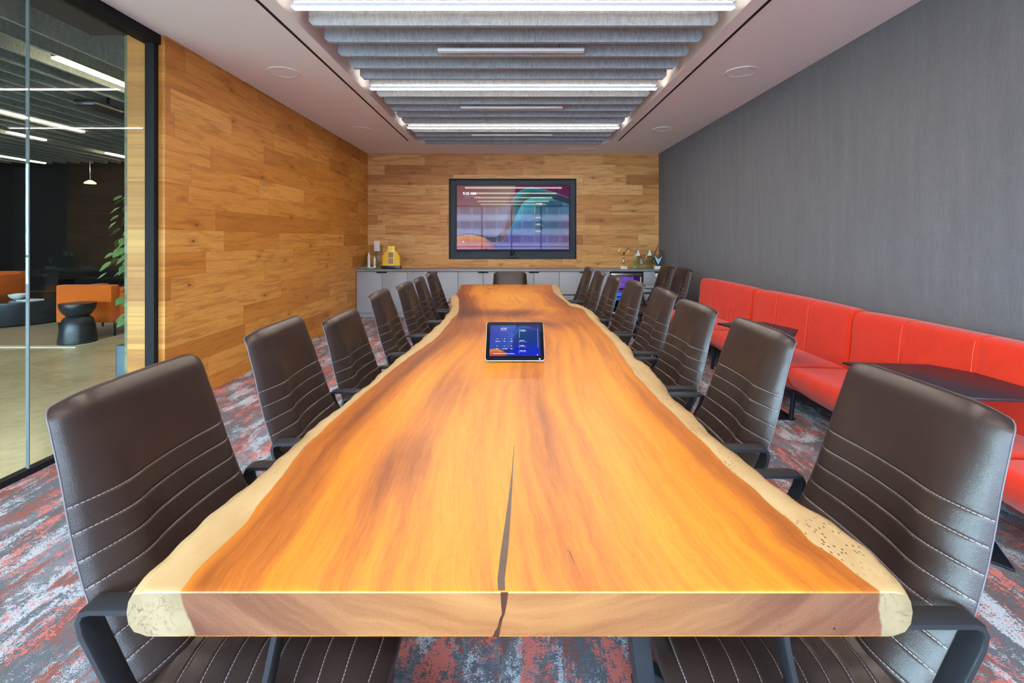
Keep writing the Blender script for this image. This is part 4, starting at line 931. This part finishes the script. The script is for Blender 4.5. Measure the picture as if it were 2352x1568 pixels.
build(mb, 'stepped_body', M['yellow'], t); build(B(-.055, .055, -.045, .045, .055, .40), 'tower', simple('bright_gold_face', (.95, .72, .14, 1), .3), t, bevel=.003)
for z in (.09, .20): build(B(-.042, .042, -.048, -.044, z, z+.09), 'plaque', simple('bronze_plaque%d' % int(z*100), (.35, .22, .14, 1), .4), t)
t = thing('trophy_cup', 'gold figure trophy cup with curled arms on a marble-look base', 'trophy', (cz_(1431), 8.25, CT))
build(B(-.055, .055, -.045, .045, 0, .055), 'base', simple('cream_base', (.65, .6, .45, 1), .3), t, bevel=.003)
build(MB().lathe([(.03, .055), (.012, .07), (.010, .10), (.022, .12), (.010, .14), (.010, .17), (.030, .19), (.010, .205), (.008, .23), (.026, .26), (.034, .29), (.0, .30)], n=20), 'stem', M['gold'], t, smooth=True)
for sx in (-1, 1): build(MB().tube([(sx*.012, 0, .24), (sx*.055, 0, .255), (sx*.085, 0, .30), (sx*.08, 0, .345), (sx*.055, 0, .365)], [.006, .006, .006, .005, .003], 8), 'handle', M['gold'], t, smooth=True)
def diamond(px, y, label):
    t = thing('diamond_award', label, 'award', (cz_(px), y, CT))
    build(MB().prism([(-.06, .045), (.06, .045), (.105, .12), (.0, .38), (-.105, .12)], -.018, .018, fn=lambda a, b, d: (a, d, b)), 'diamond', M['award_glass'], t, bevel=.005)
    build(B(-.075, .075, -.04, .04, 0, .045), 'base', M['award_glass'], t, bevel=.003)
    build(MB().prism([(-.038, .23), (.038, .23), (0, .345)], -.0195, -.0188, fn=lambda a, b, d: (a, d, b)), 'etched_tip', M['white'], t); return t
diamond(1464, 8.27, 'green-tinted glass diamond award between the gold trophy and the blue flame award')
t = diamond(1496, 8.42, 'green-tinted glass diamond award with an orange mark behind the blue flame award')
build(MB().prism([(-.05, .16), (-.01, .16), (-.03, .20)], -.0215, -.0195, fn=lambda a, b, d: (a, d, b)), 'orange_mark', M['orange'], t)
t = thing('flame_award', 'black and blue swirling flame award at the right end of the credenza', 'award', (cz_(1508), 8.22, CT))
build(B(-.06, .06, -.04, .04, 0, .05), 'base', M['white'], t, bevel=.003)
M['flame'] = simple('dark_blue_glass', (.01, .018, .035, 1), .08)
for pts, r_ in (([(0, 0, .05), (-.045, 0, .14), (-.072, 0, .22), (-.055, 0, .29), (-.01, 0, .36), (.005, 0, .44)], [.014, .013, .012, .010, .007, .002]), ([(0, 0, .05), (.045, 0, .14), (.078, 0, .22), (.072, 0, .28), (.052, 0, .33), (.045, 0, .38)], [.014, .013, .012, .010, .007, .002])):
    build(MB().tube(pts, r_, 10), 'flame', M['flame'], t, smooth=True)
build(MB().prism([(0, .06), (.045, .14), (.068, .22), (.02, .17), (-.02, .19), (-.06, .24), (-.045, .14)], -.006, .006, fn=lambda a, b, d: (a, d, b)), 'swirl', simple('pale_blue_glass', (.35, .6, .8, 1), .1), t)

# ------------------------------------------------------------------ lobby furniture
tag(build(B(-11.5, -5.49, 5.90, 11.0, 0, .010), 'area_rug', M['rug']), 'large woven tan rug on the lobby concrete', 'rug')
mb = MB(); mb.box(-11.5, -5.42, 5.82, 5.90, 0, .012); mb.box(-5.49, -5.42, 5.90, 11.0, 0, .012); b_ = build(mb, 'rug_border', M['rug_edge'], C.objects['area_rug'])
t = thing('hourglass_stool', 'black hourglass-shaped stool on the rug edge in the lobby', 'stool', (-5.63, 6.08, .012))
build(MB().lathe([(.0, .0), (.195, .0), (.198, .02), (.175, .22), (.155, .30), (.125, .335), (.11, .345), (0, .345)], n=40), 'base', M['black'], t, smooth=True)
build(MB().lathe([(.0, .345), (.11, .345), (.145, .375), (.18, .44), (.19, .50), (.186, .508), (0, .508)], n=40), 'top', M['black'], t, smooth=True)
def armchair(loc, rz, label):
    t = thing('armchair', label, 'armchair', loc, rz)
    build(B(-.40, .36, -.36, .36, .20, .42), 'seat', M['orange'], t, bevel=.02); build(B(-.42, -.28, -.38, .38, .19, .70), 'backrest', M['orange'], t, bevel=.018)
    for sy in (-1, 1): build(B(-.28, .36, sy*.37-.06, sy*.37+.06, .19, .66 if sy else 0), 'armrest', M['orange'], t, bevel=.018)
    for x_ in (-.36, .32):
        for y_ in (-.38, .38): build(MB().tube([(x_, y_, .2), (x_, y_, 0)], [.017, .012], 10), 'leg', M['frame_black'], t)
armchair((-5.88, 6.85, .012), PI/2, 'burnt-orange armchair with its back to us behind the black stool in the lobby')
armchair((-10.0, 8.9, .012), -PI/2, 'burnt-orange armchair facing us at the left edge, behind the low black table')
t = thing('coffee_table', 'low black drum coffee table on the lobby rug', 'table', (-8.12, 7.72, .012))
build(MB().lathe([(0, 0), (.78, 0), (.84, .03), (.90, .34), (.90, .36), (0, .36)], n=56), 'drum', M['black'], t, smooth=True); build(MB().lathe([(0, .36), (.89, .36), (.89, .372), (0, .372)], n=56), 'top', simple('dark_top', (.02, .02, .022, 1), .2), t)
tag(build(MB().lathe([(0, 0), (.05, 0), (.10, .04), (.115, .08), (.10, .085), (.085, .05), (0, .03)], (0, 0, 0), 24), 'bowl', M['white'], smooth=True, loc=(-7.9, 7.5, .3845)), 'small white bowl on the black drum table in the lobby', 'bowl')
for i, (x_, y_, a_) in enumerate(((-8.35, 7.3, .3), (-7.55, 7.35, -.2))):
    o = tag(build(B(-.13, .13, -.1, .1, 0, .018), 'magazine', M['white'], bevel=.002, loc=(x_, y_, .3845)), ('pale magazine left of the white bowl on the drum table', 'pale magazine right of the white bowl on the drum table')[i], 'magazine'); o.rotation_euler.z = a_
t = thing('side_counter', 'dark wooden bench at the back of the lobby behind the armchairs', 'bench', (-9.2, 10.6, .0105))
build(B(-1.0, 1.0, -.25, .25, .45, .50), 'top', M['dark_wall'], t); 
for x_ in (-.9, .9): build(B(x_-.03, x_+.03, -.2, .2, 0, .45), 'leg', M['dark_wall'], t)
pt = thing('potted_vine', 'tall trailing green pothos in a slate planter beside the pale oak wall end', 'plant', (-3.29, 4.25, 0))
build(MB().prism(rrect(-.17, .17, -.17, .17, .02, 3), 0, .42), 'planter', M['planter'], pt); build(MB().tube([(0, 0, .40), (0, 0, 1.0), (.01, 0, 1.8)], .02, 8), 'moss_pole', M['stem'], pt)
mb = MB(); rnd = random.Random(3)
for i in range(190):
    z = .62+1.22*rnd.random(); a = rnd.random()*2*PI; env = .20+.14*math.exp(-((z-1.25)/.22)**2)+.04*rnd.random(); r_ = env*(.35+.65*rnd.random())
    c = Vector((min(.12, r_*math.cos(a)), r_*math.sin(a), z)); d = Vector((math.cos(a)*.6, math.sin(a)*.6, -.8+.3*rnd.random())).normalized(); sd = d.cross(Vector((math.cos(a+.4*rnd.uniform(-1, 1)), math.sin(a), .4))).normalized()
    nr_ = sd.cross(d); L = .07+.05*rnd.random(); W2 = L*.42
    pts = [c, c+d*L*.12+sd*W2*.8, c+d*L*.42+sd*W2, c+d*L*.75+sd*W2*.55, c+d*L, c+d*L*.75-sd*W2*.55, c+d*L*.42-sd*W2, c+d*L*.12-sd*W2*.8, c+d*L*.45+nr_*L*.12]
    mb.add(pts, [(8, k, (k+1) % 8) for k in range(8)])
build(mb, 'foliage', M['leaf'], pt, smooth=True, fix=False)
mb = MB()
for i in range(7):
    a = i*.9; pts = [(.06*math.cos(a)*(1+k*.25), .06*math.sin(a)*(1+k*.25), 1.7-k*.17) for k in range(6)]; mb.tube(pts, .004, 5)
build(mb, 'stems', M['stem'], pt)
